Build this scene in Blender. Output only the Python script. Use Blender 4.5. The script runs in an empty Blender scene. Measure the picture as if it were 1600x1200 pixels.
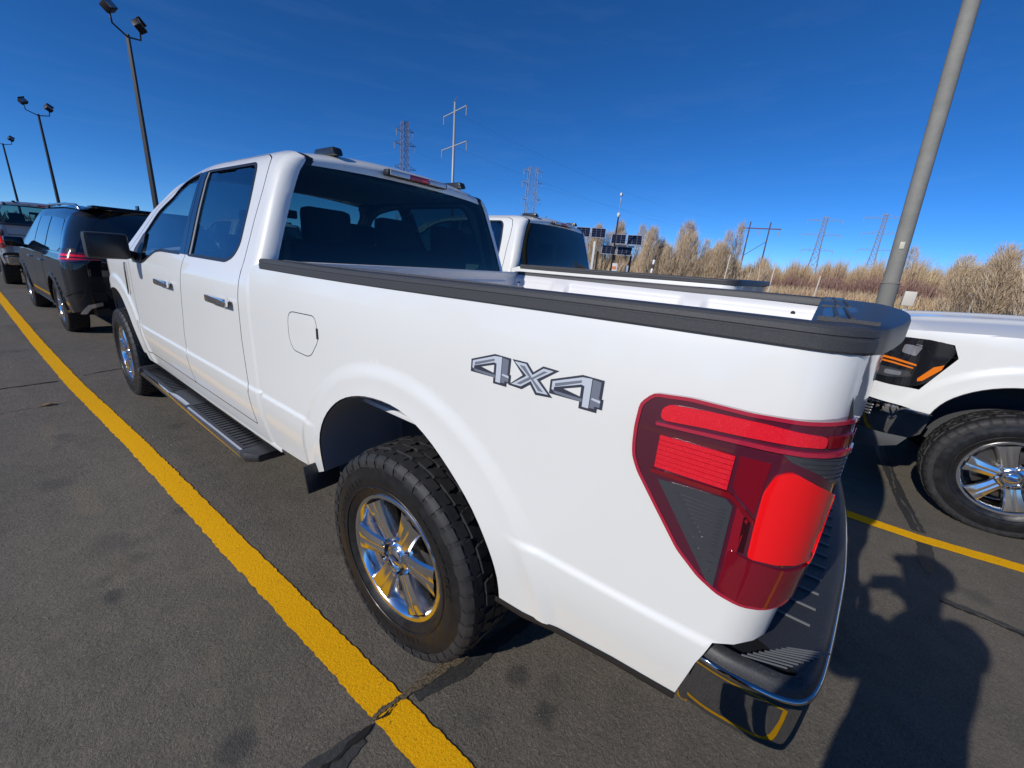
import bpy, bmesh, math, random
import numpy as np
from mathutils import Vector, Matrix
from mathutils.geometry import delaunay_2d_cdt

S = bpy.context.scene
COL = S.collection
R = math.radians
PI = math.pi

# ------------------------------------------------------------------ camera
cam = bpy.data.cameras.new('camera')
cam.sensor_fit = 'HORIZONTAL'
cam.sensor_width = 36.0
cam.lens = 36.0 * 628.04 / 1600.0
cam.clip_start = 0.02
cam.clip_end = 6000
camo = bpy.data.objects.new('camera', cam)
COL.objects.link(camo)
CAM = Vector((-1.7822, -1.0452, 1.4933))
yaw, pitch, roll = .9398, .2958, .0807
fw = Vector((math.sin(yaw) * math.cos(pitch), math.cos(yaw) * math.cos(pitch), -math.sin(pitch)))
r0 = Vector((math.cos(yaw), -math.sin(yaw), 0))
u0 = r0.cross(fw)
rt = r0 * math.cos(roll) + u0 * math.sin(roll)
up = -r0 * math.sin(roll) + u0 * math.cos(roll)
m = Matrix((rt, up, -fw)).transposed().to_4x4()
m.translation = CAM
camo.matrix_world = m
S.camera = camo

# ------------------------------------------------------------------ daylight
SUN_EL, SUN_AZ = 28.6, 282.0           # azimuth of the sun, clockwise from +Y
w = bpy.data.worlds.new('World')
S.world = w
w.use_nodes = True
nt = w.node_tree
sky = nt.nodes.new('ShaderNodeTexSky')
sky.sky_type = 'NISHITA'
sky.sun_disc = False
sky.sun_elevation = R(SUN_EL)
sky.sun_rotation = R(SUN_AZ)
sky.altitude = 1000
sky.air_density = 0.6
sky.dust_density = 0.0
sky.ozone_density = 10.0
bg = nt.nodes['Background']
hs = nt.nodes.new('ShaderNodeHueSaturation')
hs.inputs['Saturation'].default_value = 1.09
hs.inputs['Value'].default_value = 1.2
nt.links.new(sky.outputs[0], hs.inputs['Color'])
tcs = nt.nodes.new('ShaderNodeTexCoord'); mps = nt.nodes.new('ShaderNodeMapping'); mps.inputs['Scale'].default_value = (1.2, 2.6, 14)
mps.inputs['Rotation'].default_value = (0, R(6), R(20))
nzs = nt.nodes.new('ShaderNodeTexNoise'); nzs.inputs['Scale'].default_value = 2.2; nzs.inputs['Detail'].default_value = 8; nzs.inputs['Roughness'].default_value = .62
nt.links.new(tcs.outputs['Generated'], mps.inputs['Vector']); nt.links.new(mps.outputs[0], nzs.inputs['Vector'])
rps = nt.nodes.new('ShaderNodeValToRGB'); rps.color_ramp.elements[0].position = .50; rps.color_ramp.elements[1].position = .80
rps.color_ramp.elements[1].color = (.03, .03, .03, 1); rps.color_ramp.elements[0].color = (0, 0, 0, 1)
nt.links.new(nzs.outputs['Fac'], rps.inputs[0])
mxs = nt.nodes.new('ShaderNodeMix'); mxs.data_type = 'RGBA'; mxs.inputs[7].default_value = (4.0, 5.6, 8.0, 1)
nt.links.new(rps.outputs[0], mxs.inputs[0]); nt.links.new(hs.outputs[0], mxs.inputs[6]); nt.links.new(mxs.outputs[2], bg.inputs[0])   # thin high cirrus
bg.inputs[1].default_value = 0.105
sun = bpy.data.lights.new('sun', 'SUN')
sun.energy = 3.4
sun.angle = R(0.53)
sun.color = (1.0, .955, .90)
suno = bpy.data.objects.new('sun', sun)
COL.objects.link(suno)
el, az = R(SUN_EL), R(SUN_AZ)
sd = Vector((math.sin(az) * math.cos(el), math.cos(az) * math.cos(el), math.sin(el)))
suno.rotation_euler = sd.to_track_quat('Z', 'Y').to_euler()
suno.location = sd * 50
S.view_settings.view_transform = 'Standard'
S.view_settings.look = 'None'
S.view_settings.exposure = 0.0
S.view_settings.gamma = 1.0
S.view_settings.use_curve_mapping = False
S.cycles.max_bounces = 10
S.cycles.transparent_max_bounces = 12
S.cycles.caustics_reflective = False
S.cycles.caustics_refractive = False

# ------------------------------------------------------------------ materials
MATS = {}
def mat(name, color=(.5, .5, .5), rough=.5, metal=0.0, coat=0.0, spec=.5, trans=0.0):
    if name in MATS:
        return MATS[name]
    M = bpy.data.materials.new(name)
    M.use_nodes = True
    b = M.node_tree.nodes['Principled BSDF']
    b.inputs['Base Color'].default_value = (*color, 1)
    b.inputs['Roughness'].default_value = rough
    b.inputs['Metallic'].default_value = metal
    b.inputs['Coat Weight'].default_value = coat
    b.inputs['Coat Roughness'].default_value = .03
    b.inputs['Specular IOR Level'].default_value = spec
    b.inputs['Transmission Weight'].default_value = trans
    MATS[name] = M
    return M
def nodes(M):
    return M.node_tree.nodes, M.node_tree.links, M.node_tree.nodes['Principled BSDF']
def coords(M, kind='Object'):
    n, l, b = nodes(M)
    t = n.new('ShaderNodeTexCoord')
    return t.outputs[kind]
def noise(M, vec, scale, detail=4, rough=.6, dist=0):
    n, l, b = nodes(M)
    t = n.new('ShaderNodeTexNoise')
    t.inputs['Scale'].default_value = scale
    t.inputs['Detail'].default_value = detail
    t.inputs['Roughness'].default_value = rough
    t.inputs['Distortion'].default_value = dist
    l.new(vec, t.inputs['Vector'])
    return t.outputs['Fac']
def ramp(M, fac, stops):
    n, l, b = nodes(M)
    t = n.new('ShaderNodeValToRGB')
    e = t.color_ramp.elements
    while len(e) < len(stops):
        e.new(.5)
    for k, (p, c) in enumerate(stops):
        e[k].position = p
        e[k].color = (*c, 1) if len(c) == 3 else c
    l.new(fac, t.inputs['Fac'])
    return t.outputs['Color']
def mixc(M, fac, a, b_, mode='MIX'):
    n, l, b = nodes(M)
    t = n.new('ShaderNodeMix')
    t.data_type = 'RGBA'
    t.blend_type = mode
    for sock, v in ((t.inputs[0], fac), (t.inputs[6], a), (t.inputs[7], b_)):
        if hasattr(v, 'links'):
            l.new(v, sock)
        elif isinstance(v, (int, float)):
            sock.default_value = v
        else:
            sock.default_value = (*v, 1)
    return t.outputs[2]
def bump(M, h, strength=.3, dist=.002, target='Normal'):
    n, l, b = nodes(M)
    t = n.new('ShaderNodeBump')
    t.inputs['Strength'].default_value = strength
    t.inputs['Distance'].default_value = dist
    l.new(h, t.inputs['Height'])
    l.new(t.outputs[0], b.inputs[target])
    return t

PAINT = mat('white_car_paint', (.80, .805, .765), .38, 0, 1.0)
n_, l_, b_ = nodes(PAINT)
cc = coords(PAINT)
l_.new(mixc(PAINT, ramp(PAINT, noise(PAINT, cc, 2.2, 6), [(.45, (0, 0, 0)), (.75, (.14, .14, .14))]), (.80, .805, .765), (.68, .665, .62)), b_.inputs['Base Color'])
l_.new(ramp(PAINT, noise(PAINT, cc, 60, 5), [(.3, (.03, .03, .03)), (.8, (.10, .10, .10))]), b_.inputs['Coat Roughness'])
b_.inputs['Coat Weight'].default_value = .8
SILVER = mat('silver_car_paint', (.42, .43, .45), .35, .5, 1.0)
BLACKPAINT = mat('black_car_paint', (.004, .005, .008), .5, 0, 1.0, .1)
CHROME = mat('chrome', (.80, .81, .83), .045, 1.0)
nn = noise(CHROME, coords(CHROME), 25, 5)
nodes(CHROME)[1].new(ramp(CHROME, nn, [(.35, (.03, .03, .03)), (.8, (.14, .14, .14))]), nodes(CHROME)[2].inputs['Roughness'])
WCHROME = mat('wheel_chrome', (.84, .84, .84), .16, 1.0)
ALU = mat('machined_aluminium', (.66, .66, .67), .22, 1.0)
PLASTIC = mat('textured_black_plastic', (.028, .029, .032), .48)
vv = noise(PLASTIC, coords(PLASTIC), 520, 2)
bump(PLASTIC, vv, .5, .0008)
n_, l_, b_ = nodes(PLASTIC)
l_.new(ramp(PLASTIC, noise(PLASTIC, coords(PLASTIC), 300, 3), [(.35, (.022, .023, .026)), (.62, (.040, .041, .044)), (.75, (.10, .10, .105))]), b_.inputs['Base Color'])
CAPPLASTIC = mat('weathered_rail_plastic', (.045, .047, .052), .55)
n_, l_, b_ = nodes(CAPPLASTIC)
l_.new(ramp(CAPPLASTIC, noise(CAPPLASTIC, coords(CAPPLASTIC), 420, 3), [(.35, (.040, .042, .046)), (.6, (.058, .060, .065)), (.78, (.085, .086, .09))]), b_.inputs['Base Color'])
bump(CAPPLASTIC, noise(CAPPLASTIC, coords(CAPPLASTIC), 600, 2), .5, .0008)
GLOSSBLACK = mat('gloss_black_trim', (.010, .011, .014), .12, 0, .6)
CAPGLOSS = mat('cap_insert_black', (.012, .013, .016), .32)
SATIN = mat('satin_black', (.018, .019, .022), .38)
CAPTOP = mat('tailgate_cap_plastic', (.026, .028, .033), .42)
n_, l_, b_ = nodes(CAPTOP)
bump(CAPTOP, noise(CAPTOP, coords(CAPTOP), 500, 2), .25, .0006)
DARK = mat('underbody_dark', (.012, .012, .013), .8)
RUBBER = mat('tyre_rubber', (.022, .022, .023), .62)
n_, l_, b_ = nodes(RUBBER)
rc = coords(RUBBER)
l_.new(ramp(RUBBER, noise(RUBBER, rc, 14, 6, .7), [(.35, (.016, .016, .017)), (.62, (.030, .029, .029)), (.8, (.075, .068, .060))]), b_.inputs['Base Color'])
bump(RUBBER, noise(RUBBER, rc, 160, 4), .35, .0015)
SIDEWALL = mat('dressed_sidewall', (.009, .009, .010), .30)
n_, l_, b_ = nodes(SIDEWALL)
rc = coords(SIDEWALL)
l_.new(ramp(SIDEWALL, noise(SIDEWALL, rc, 9, 6, .75), [(.35, (.007, .007, .008)), (.65, (.012, .012, .013)), (.85, (.032, .030, .027))]), b_.inputs['Base Color'])
l_.new(ramp(SIDEWALL, noise(SIDEWALL, rc, 22, 5), [(.3, (.24, .24, .24)), (.75, (.6, .6, .6))]), b_.inputs['Roughness'])
LINER = mat('wheel_liner', (.30, .31, .33), .6)
INTERIOR = mat('cabin_trim', (.028, .028, .030), .7)
FABRIC = mat('seat_fabric', (.045, .046, .05), .85)
HEADLINER = mat('headliner', (.22, .21, .20), .9)
BEDPAINT = mat('cargo_box_paint', (.74, .735, .73), .45, 0, .4)
REDLENS = mat('dark_red_lens', (.20, .006, .012), .08, 0, 1.0)
REDFRAME = mat('smoked_red_lens', (.085, .012, .028), .08, 0, 1.0)
REFLECTOR = mat('red_reflector', (.78, .012, .03), .18, 0, .8)
n_, l_, b_ = nodes(REFLECTOR)
vo = n_.new('ShaderNodeTexVoronoi'); vo.inputs['Scale'].default_value = 800
l_.new(coords(REFLECTOR), vo.inputs['Vector'])
l_.new(ramp(REFLECTOR, vo.outputs['Color'], [(.2, (.70, .010, .026)), (.7, (.80, .012, .03)), (.95, (.86, .04, .05))]), b_.inputs['Base Color'])
bump(REFLECTOR, vo.outputs['Distance'], .3, .0006)
BRIGHTRED = mat('bright_red_lens', (.95, .008, .012), .12, 0, 1.0)
SMOKE = mat('smoked_black_lens', (.050, .052, .060), .35, 0, .4)
CLEARLENS = mat('clear_lens', (.45, .46, .48), .08, .6, 1.0)
AMBER = mat('amber_lens', (.85, .20, .01), .15, 0, 1.0)
BLUEOVAL = mat('badge_blue', (.02, .05, .16), .2, 0, 1.0)

def glassmat(name, tint, rough=0.0, ior=1.45):
    M = bpy.data.materials.new(name)
    M.use_nodes = True
    n, l = M.node_tree.nodes, M.node_tree.links
    n.remove(n['Principled BSDF'])
    t = n.new('ShaderNodeBsdfTransparent'); t.inputs[0].default_value = (*tint, 1)
    g = n.new('ShaderNodeBsdfGlossy'); g.inputs['Roughness'].default_value = rough
    g.inputs['Color'].default_value = (.95, .97, 1, 1)
    lw = n.new('ShaderNodeLayerWeight'); lw.inputs['Blend'].default_value = .5
    pw = n.new('ShaderNodeMath'); pw.operation = 'POWER'; pw.inputs[1].default_value = 5
    l.new(lw.outputs['Facing'], pw.inputs[0])
    f = n.new('ShaderNodeMapRange'); f.inputs['To Min'].default_value = ior; f.inputs['To Max'].default_value = 1.0
    l.new(pw.outputs[0], f.inputs['Value'])
    x = n.new('ShaderNodeMixShader')
    l.new(f.outputs[0], x.inputs[0]); l.new(t.outputs[0], x.inputs[1]); l.new(g.outputs[0], x.inputs[2])
    l.new(x.outputs[0], n['Material Output'].inputs[0])
    MATS[name] = M
    return M
PRIVACY = glassmat('privacy_glass', (.22, .36, .36), 0, .045)
PRIVACY2 = glassmat('dark_privacy_glass', (.03, .045, .05), 0, .05)
SIDEGLASS = glassmat('tinted_side_glass', (.07, .12, .13), 0, .24)
FRONTGLASS = glassmat('front_door_glass', (.62, .72, .70), 0, .15)
CLEAR = glassmat('windscreen_glass', (.78, .86, .84), 0, .05)

# ------------------------------------------------------------------ mesh helpers
def link(name, me, parent=None, loc=None):
    o = bpy.data.objects.new(name, me)
    COL.objects.link(o)
    if parent: o.parent = parent
    if loc is not None: o.location = loc
    return o
def tag(o, label=None, cat=None, group=None, kind=None):
    if label: o['label'] = label
    if cat: o['category'] = cat
    if group: o['group'] = group
    if kind: o['kind'] = kind
    return o
def empty(name, loc=(0, 0, 0), rz=0, **k):
    o = link(name, None)
    o.location = loc
    o.rotation_euler = (0, 0, rz)
    o.empty_display_size = .3
    return tag(o, **k)
def mesh(name, V, F, mats, parent=None, smooth=False, mi=None, loc=None):
    me = bpy.data.meshes.new(name)
    me.from_pydata([tuple(v) for v in V], [], [tuple(f) for f in F])
    if not isinstance(mats, (list, tuple)): mats = [mats]
    for q in mats: me.materials.append(q)
    if mi: me.polygons.foreach_set('material_index', mi)
    me.polygons.foreach_set('use_smooth', [smooth] * len(me.polygons))
    me.update()
    return link(name, me, parent, loc)
class MB:
    """collects pieces of ONE part"""
    def __init__(s): s.V = []; s.F = []; s.I = []
    def add(s, V, F, mi=0):
        k = len(s.V)
        s.V += [tuple(v) for v in V]
        s.F += [tuple(i + k for i in f) for f in F]
        s.I += [mi] * len(F)
        return s
    def box(s, c, d, M=None, mi=0):
        V = [Vector((x * d[0] / 2, y * d[1] / 2, z * d[2] / 2)) for x in (-1, 1) for y in (-1, 1) for z in (-1, 1)]
        if M is not None: V = [M @ v for v in V]
        V = [v + Vector(c) for v in V]
        return s.add(V, [(0, 1, 3, 2), (4, 6, 7, 5), (0, 4, 5, 1), (2, 3, 7, 6), (0, 2, 6, 4), (1, 5, 7, 3)], mi)
    def prism(s, pts, a, b, mi=0):
        """polygon pts (3D, function of depth) swept from a to b vectors"""
        n = len(pts)
        V = [Vector(p) + Vector(a) for p in pts] + [Vector(p) + Vector(b) for p in pts]
        F = [tuple(range(n))[::-1], tuple(range(n, 2 * n))] + [(i, (i + 1) % n, n + (i + 1) % n, n + i) for i in range(n)]
        return s.add(V, F, mi)
    def tube(s, path, rad, seg=8, mi=0, cap=True):
        path = [Vector(p) for p in path]
        if not hasattr(rad, '__len__'): rad = [rad] * len(path)
        V = []; F = []
        ref = None
        for i, p in enumerate(path):
            d = (path[min(i + 1, len(path) - 1)] - path[max(i - 1, 0)]).normalized()
            if ref is None:
                ref = d.orthogonal().normalized()
            ref = (ref - d * ref.dot(d)).normalized()
            b = d.cross(ref)
            for k in range(seg):
                a = 2 * PI * k / seg
                V.append(p + (ref * math.cos(a) + b * math.sin(a)) * rad[i])
        for i in range(len(path) - 1):
            for k in range(seg):
                F.append((i * seg + k, i * seg + (k + 1) % seg, (i + 1) * seg + (k + 1) % seg, (i + 1) * seg + k))
        if cap:
            F.append(tuple(range(seg))[::-1]); F.append(tuple((len(path) - 1) * seg + k for k in range(seg)))
        return s.add(V, F, mi)
    def lathe(s, prof, seg=32, axis='x', c=(0, 0, 0), mi=0, closed=False):
        """prof: list of (radius, along axis)"""
        V = []; F = []
        for r, a in prof:
            for k in range(seg):
                t = 2 * PI * k / seg
                if axis == 'x': v = (a, r * math.cos(t), r * math.sin(t))
                elif axis == 'y': v = (r * math.cos(t), a, r * math.sin(t))
                else: v = (r * math.cos(t), r * math.sin(t), a)
                V.append((v[0] + c[0], v[1] + c[1], v[2] + c[2]))
        n = len(prof)
        for i in range(n if closed else n - 1):
            j = (i + 1) % n
            for k in range(seg):
                F.append((i * seg + k, i * seg + (k + 1) % seg, j * seg + (k + 1) % seg, j * seg + k))
        return s.add(V, F, mi)
    def disc(s, c, r, axis='x', seg=24, mi=0):
        V = []
        for k in range(seg):
            t = 2 * PI * k / seg
            a, b = r * math.cos(t), r * math.sin(t)
            V.append({'x': (c[0], c[1] + a, c[2] + b), 'y': (c[0] + a, c[1], c[2] + b), 'z': (c[0] + a, c[1] + b, c[2])}[axis])
        return s.add(V, [tuple(range(seg))], mi)
    def build(s, name, mats, parent=None, smooth=False, angle=None, bevel=None, loc=None, fix=True, mirror=False):
        V = s.V
        F = s.F
        if mirror:
            V = [(-v[0], v[1], v[2]) for v in V]; F = [f[::-1] for f in F]
        o = mesh(name, V, F, mats, parent, smooth, s.I, loc)
        me = o.data
        if fix or bevel:
            bm = bmesh.new(); bm.from_mesh(me)
            bmesh.ops.remove_doubles(bm, verts=bm.verts, dist=1e-5)
            if fix: bmesh.ops.recalc_face_normals(bm, faces=bm.faces)
            if bevel:
                ed = [e for e in bm.edges if len(e.link_faces) == 2 and e.calc_face_angle(0) > R(30)]
                bmesh.ops.bevel(bm, geom=ed, offset=bevel, segments=2, profile=.6, affect='EDGES', clamp_overlap=True)
            bm.to_mesh(me); bm.free()
            if bevel: smooth = True; angle = angle or 40
            me.polygons.foreach_set('use_smooth', [smooth] * len(me.polygons))
        if angle and smooth:
            try: me.set_sharp_from_angle(angle=R(angle))
            except Exception: pass
        return o
def rbox(name, c, d, M_, parent=None, bevel=.01, rot=None):
    b = MB(); b.box(c, d, rot)
    return b.build(name, M_, parent, bevel=bevel)
def surf(name, fn, nu, nv, mats, parent=None, smooth=True, thick=0, flip=False):
    V = [fn(i / nu, j / nv) for i in range(nu + 1) for j in range(nv + 1)]
    F = [(i * (nv + 1) + j, (i + 1) * (nv + 1) + j, (i + 1) * (nv + 1) + j + 1, i * (nv + 1) + j + 1) for i in range(nu) for j in range(nv)]
    if flip: F = [f[::-1] for f in F]
    return mesh(name, V, F, mats, parent, smooth)

def rnd(pts, rad, seg=5):
    """round the corners of a closed polygon; rad a number or list"""
    out = []; n = len(pts)
    for i, p in enumerate(pts):
        r = rad[i] if hasattr(rad, '__len__') else rad
        a, b = pts[i - 1], pts[(i + 1) % n]
        P = Vector(p); A = Vector(a) - P; B = Vector(b) - P
        if r <= 0 or A.length < 1e-6 or B.length < 1e-6: out.append(tuple(P)); continue
        t = min(r, A.length * .48, B.length * .48)
        s0, s1 = P + A.normalized() * t, P + B.normalized() * t
        for k in range(seg + 1):
            q = k / seg
            out.append(tuple(s0 * (1 - q) ** 2 + P * 2 * q * (1 - q) + s1 * q * q))
    return out
def area(p): return sum(p[i - 1][0] * p[i][1] - p[i][0] * p[i - 1][1] for i in range(len(p))) / 2
def inset(pts, d):
    """shrink (d>0) a closed polygon"""
    s = 1 if area(pts) > 0 else -1
    out = []; n = len(pts)
    for i, p in enumerate(pts):
        a, b = Vector(pts[i - 1]), Vector(pts[(i + 1) % n]); P = Vector(p)
        e1 = (P - a); e2 = (b - P)
        if e1.length < 1e-7 or e2.length < 1e-7: out.append(tuple(P)); continue
        n1 = Vector((-e1.y, e1.x)).normalized() * s; n2 = Vector((-e2.y, e2.x)).normalized() * s
        q = (n1 + n2); q = q / max(.35, q.length_squared / 2) if q.length > 1e-6 else n1
        out.append(tuple(P + q * d))
    return out
def inside(p, poly):
    x, y = p; c = False; n = len(poly)
    for i in range(n):
        x1, y1 = poly[i - 1]; x2, y2 = poly[i]
        if (y1 > y) != (y2 > y) and x < (x2 - x1) * (y - y1) / (y2 - y1) + x1: c = not c
    return c
def dens(poly, step):
    out = []; n = len(poly)
    for i in range(n):
        a, b = Vector(poly[i]), Vector(poly[(i + 1) % n])
        k = max(1, int((b - a).length / step + .5))
        for j in range(k): out.append(tuple(a.lerp(b, j / k)))
    return out
SEAM = mat('shut_line_dark', (.010, .010, .011), .8)  # dark colour on folded edges and backings stands in for gap shade
FEAT = []
def panel(name, outline, fn, M_, parent, side=-1, holes=(), step=.04, flange=.02, off=0.0, label=None, seam=None, feat=False):
    """a pressed sheet lying on the surface fn(s, v) -> (half width, y, z), cut to an outline, edges folded inwards"""
    loops = [dens(outline, step)] + [dens(h, step) for h in holes]
    P = []; E = []; 
    for lp in loops:
        k = len(P); n = len(lp); P += lp; E += [(k + i, k + (i + 1) % n) for i in range(n)]
    nb = len(P)
    xs = [p[0] for p in loops[0]]; ys = [p[1] for p in loops[0]]
    allb = np.array(P)
    x = min(xs) + step / 2; row = 0
    while x < max(xs):
        y = (int(min(ys) / step) + 1) * step + .0004
        while y < max(ys):
            if inside((x, y), loops[0]) and not any(inside((x, y), h) for h in loops[1:]):
                if np.min((allb[:, 0] - x) ** 2 + (allb[:, 1] - y) ** 2) > (step * .5) ** 2: P.append((x, y))
            y += step
        x += step * .87; row += 1
    if feat:
        cand = [q for q in FEAT if inside(q, loops[0]) and not any(inside(q, h) for h in loops[1:])]
        if cand:
            ca = np.array(cand)
            keep = [tuple(c) for c in ca if np.min((allb[:, 0] - c[0]) ** 2 + (allb[:, 1] - c[1]) ** 2) > .004 ** 2]
            ka = np.array(keep)
            P = P[:nb] + [p for p in P[nb:] if np.min((ka[:, 0] - p[0]) ** 2 + (ka[:, 1] - p[1]) ** 2) > (step * .35) ** 2] + keep
    vo, eo, fo, ov, oe, of = delaunay_2d_cdt([Vector(p) for p in P], E, [], 0, 1e-6)
    V = []; N = []
    eps = 1e-3
    def pos(s, v):
        w, y, z = fn(s, v); return Vector((side * w, y, z))
    for q in vo:
        p = pos(q[0], q[1])
        du = pos(q[0] + eps, q[1]) - pos(q[0] - eps, q[1]); dv = pos(q[0], q[1] + eps) - pos(q[0], q[1] - eps)
        nn = (du.cross(dv) * side).normalized()
        V.append(p + nn * off); N.append(nn)
    F = []
    for f in fo:
        cen = (sum(vo[i][0] for i in f) / len(f), sum(vo[i][1] for i in f) / len(f))
        if not inside(cen, loops[0]) or any(inside(cen, h) for h in loops[1:]): continue
        a = area([vo[i] for i in f])
        f = list(f)
        if (a > 0) != (side > 0): f = f[::-1]
        F.append(tuple(f))
    nmain = len(F)
    if flange:
        cnt = {}
        for f in F:
            for i in range(len(f)):
                e = (f[i], f[(i + 1) % len(f)]); cnt[e] = 1
        idx = {}; 
        for (a, b) in list(cnt):
            if (b, a) in cnt: continue
            for q in (a, b):
                if q not in idx:
                    idx[q] = (len(V), len(V) + 1)
                    V.append(V[q].copy()); N.append(None); V.append(V[q] - N[q] * flange); N.append(None)
            F.append((idx[b][0], idx[a][0], idx[a][1], idx[b][1]))
    o = mesh(name, V, F, [M_] + ([seam] if seam else []), parent, True, ([0] * nmain + [1] * (len(F) - nmain)) if seam else None)
    nz = [tuple(q) if q is not None else (0, 0, 0) for q in N]
    o.data.normals_split_custom_set_from_vertices(nz)
    if label: o['label'] = label
    return o
def disp(name, fn, pts, M_, parent, side=-1, h=.004, off=.004, step=.03, label=None):
    return panel(name, pts, fn, M_, parent, side, step=step, flange=h + .004, off=off + h, label=label)
def pchip(xs,ys):
    xs=list(map(float,xs)); ys=list(map(float,ys)); n=len(xs)
    h=[xs[i+1]-xs[i] for i in range(n-1)]; d=[(ys[i+1]-ys[i])/h[i] for i in range(n-1)]
    m=[0.0]*n; m[0]=d[0]; m[-1]=d[-1]
    for i in range(1,n-1):
        if d[i-1]*d[i]<=0: m[i]=0.0
        else:
            a=2*h[i]+h[i-1]; b=h[i]+2*h[i-1]; m[i]=(a+b)/(a/d[i-1]+b/d[i])
    def f(x):
        if x<=xs[0]: return ys[0]+m[0]*(x-xs[0])
        if x>=xs[-1]: return ys[-1]+m[-1]*(x-xs[-1])
        lo,hi=0,n-1
        while hi-lo>1:
            k=(lo+hi)//2
            if xs[k]<=x: lo=k
            else: hi=k
        t=(x-xs[lo])/h[lo]
        return ((1+2*t)*(1-t)**2*ys[lo]+t*(1-t)**2*h[lo]*m[lo]+t*t*(3-2*t)*ys[lo+1]+t*t*(t-1)*h[lo]*m[lo+1])
    return f
def sst(a,b,x):
    t=min(1,max(0,(x-a)/(b-a))); return t*t*(3-2*t)
WB=3.99
_bed=pchip([.40,.50,.58,.66,.73,.80,.95,1.10,1.20,1.27,1.34,1.40,1.46],[.940,.956,.968,.979,.986,.989,.992,.996,.998,.996,.989,.980,.965])
_cab=pchip([.36,.42,.50,.58,.66,.73,.80,.95,1.10,1.20,1.27,1.33,1.38,1.45,1.60,1.75,1.86,1.90],[.90,.934,.954,.967,.977,.983,.985,.986,.988,.989,.984,.970,.948,.922,.868,.812,.768,.742])
_cabz=pchip([1.80,1.86,1.90,1.94,1.98,2.04,2.10],[1.80,1.860,1.897,1.926,1.944,1.962,1.972])
_cabw2=pchip([1.86,1.90,1.94,1.98,2.04,2.10],[.768,.742,.711,.675,.617,.557])
def _sm(f,h=.022):
    N=800; tab=[sum(f(.3+i*.0025+k*h/3)*w for k,w in ((-3,1),(-2,2),(-1,3),(0,4),(1,3),(2,2),(3,1)))/16 for i in range(N)]
    def g(x):
        q=min(N-2.001,max(0,(x-.3)/.0025)); i=int(q); return tab[i]+(tab[i+1]-tab[i])*(q-i)
    return g
_bed=_sm(_bed); _cab0=_cab; _cab=_sm(_cab0)
def ledge(y,z,zc=.752):
    e=.009*(1-sst(zc-.009,zc+.015,z))*sst(.45,.70,z)*(1-sst(3.28,3.42,y))
    for cy in (0.03,WB):
        r=math.hypot(y-cy,z-.42); e*=sst(.60,.70,r)
    return e
def flare(y,z):
    e=0
    for cy in (0.03,WB):
        r=math.hypot((y-cy),(z-.42)); e+=.013*(1-sst(.655,.718,r))+.008*(1-sst(.50,.64,r))
    return e
def bedf(s,v):
    """half width, y, z of the cargo box side; past the rear corner it wraps across the tail"""
    y0=-1.045+.018*(1-sst(.70,1.0,v))
    R=.085
    if s>=y0: y=s; dw=0
    else:
        a=(y0-s)/R
        if a<=math.pi/2: y=y0-R*math.sin(a); dw=R*(1-math.cos(a))
        else: y=y0-R; dw=R+(s*-1+y0-R*math.pi/2)
    w=_bed(v)+ledge(y,v)+flare(y,v)- .022*((max(0,-y-.55))/.6)**2
    return (w-dw,y,v)
def cabf(s,v):
    """half width, y, z of the cab side; s<1.22 wraps round the rear pillar, v>1.86 rolls over to the roof"""
    lean=.11*sst(1.3,1.95,v)
    y0=1.16+lean*.6; R=.07
    if s>=y0: y=s; dw=0
    else:
        a=(y0-s)/R
        if a<=math.pi/2: y=y0-R*math.sin(a); dw=R*(1-math.cos(a))
        else: y=y0-R; dw=R+(y0-s-R*math.pi/2)
    w=_cab(v) if v<=1.86 else _cabw2(v)
    z=v if v<=1.80 else _cabz(v)
    if v<1.3: w+=ledge(y,v)+flare(y,v)
    w-= .035*sst(2.6,3.9,y)*sst(1.2,1.9,v)+ .085*sst(4.10,4.75,y)
    z-= .075*(max(0,min(y,2.75)-2.05)/.70)**2*sst(1.60,1.90,v)
    z-= .05*(max(0,1.38-y)/.25)**2*sst(1.7,1.97,v)*.6
    return (w-dw,y,z)

for _v in (.735, .740, .745, .750, .755, .760, .765, .770, .777):
    _x = -1.2
    while _x < 3.5:
        FEAT.append((_x, _v)); _x += .026
for _cy in (.03, WB):
    for _r in (.50, .52, .54, .56, .58, .60, .63, .65, .658, .668, .678, .688, .698, .708, .718, .73):
        _n = 130
        for _k in range(_n):
            _a = 2 * math.pi * _k / _n
            _p = (_cy + _r * math.cos(_a), .42 + _r * math.sin(_a))
            if _p[1] > .45 and not (.725 < _p[1] < .785): FEAT.append(_p)

def vz(s, z):
    """surface parameter v at which the cab side reaches height z"""
    lo, hi = .4, 2.1
    for _ in range(50):
        mid = (lo + hi) / 2
        if cabf(s, mid)[2] < z: lo = mid
        else: hi = mid
    return lo

# ------------------------------------------------------------------ pickup truck
def copy_tree(o, parent=None, swap=None):
    c = o.copy(); COL.objects.link(c); c.parent = parent
    if swap and c.type == 'MESH':
        for sl in c.material_slots:
            if sl.material and sl.material.name in swap:
                mm = swap[sl.material.name]
                sl.link = 'OBJECT'; sl.material = mm
    for ch in list(o.children): copy_tree(ch, c, swap)
    return c

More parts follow.
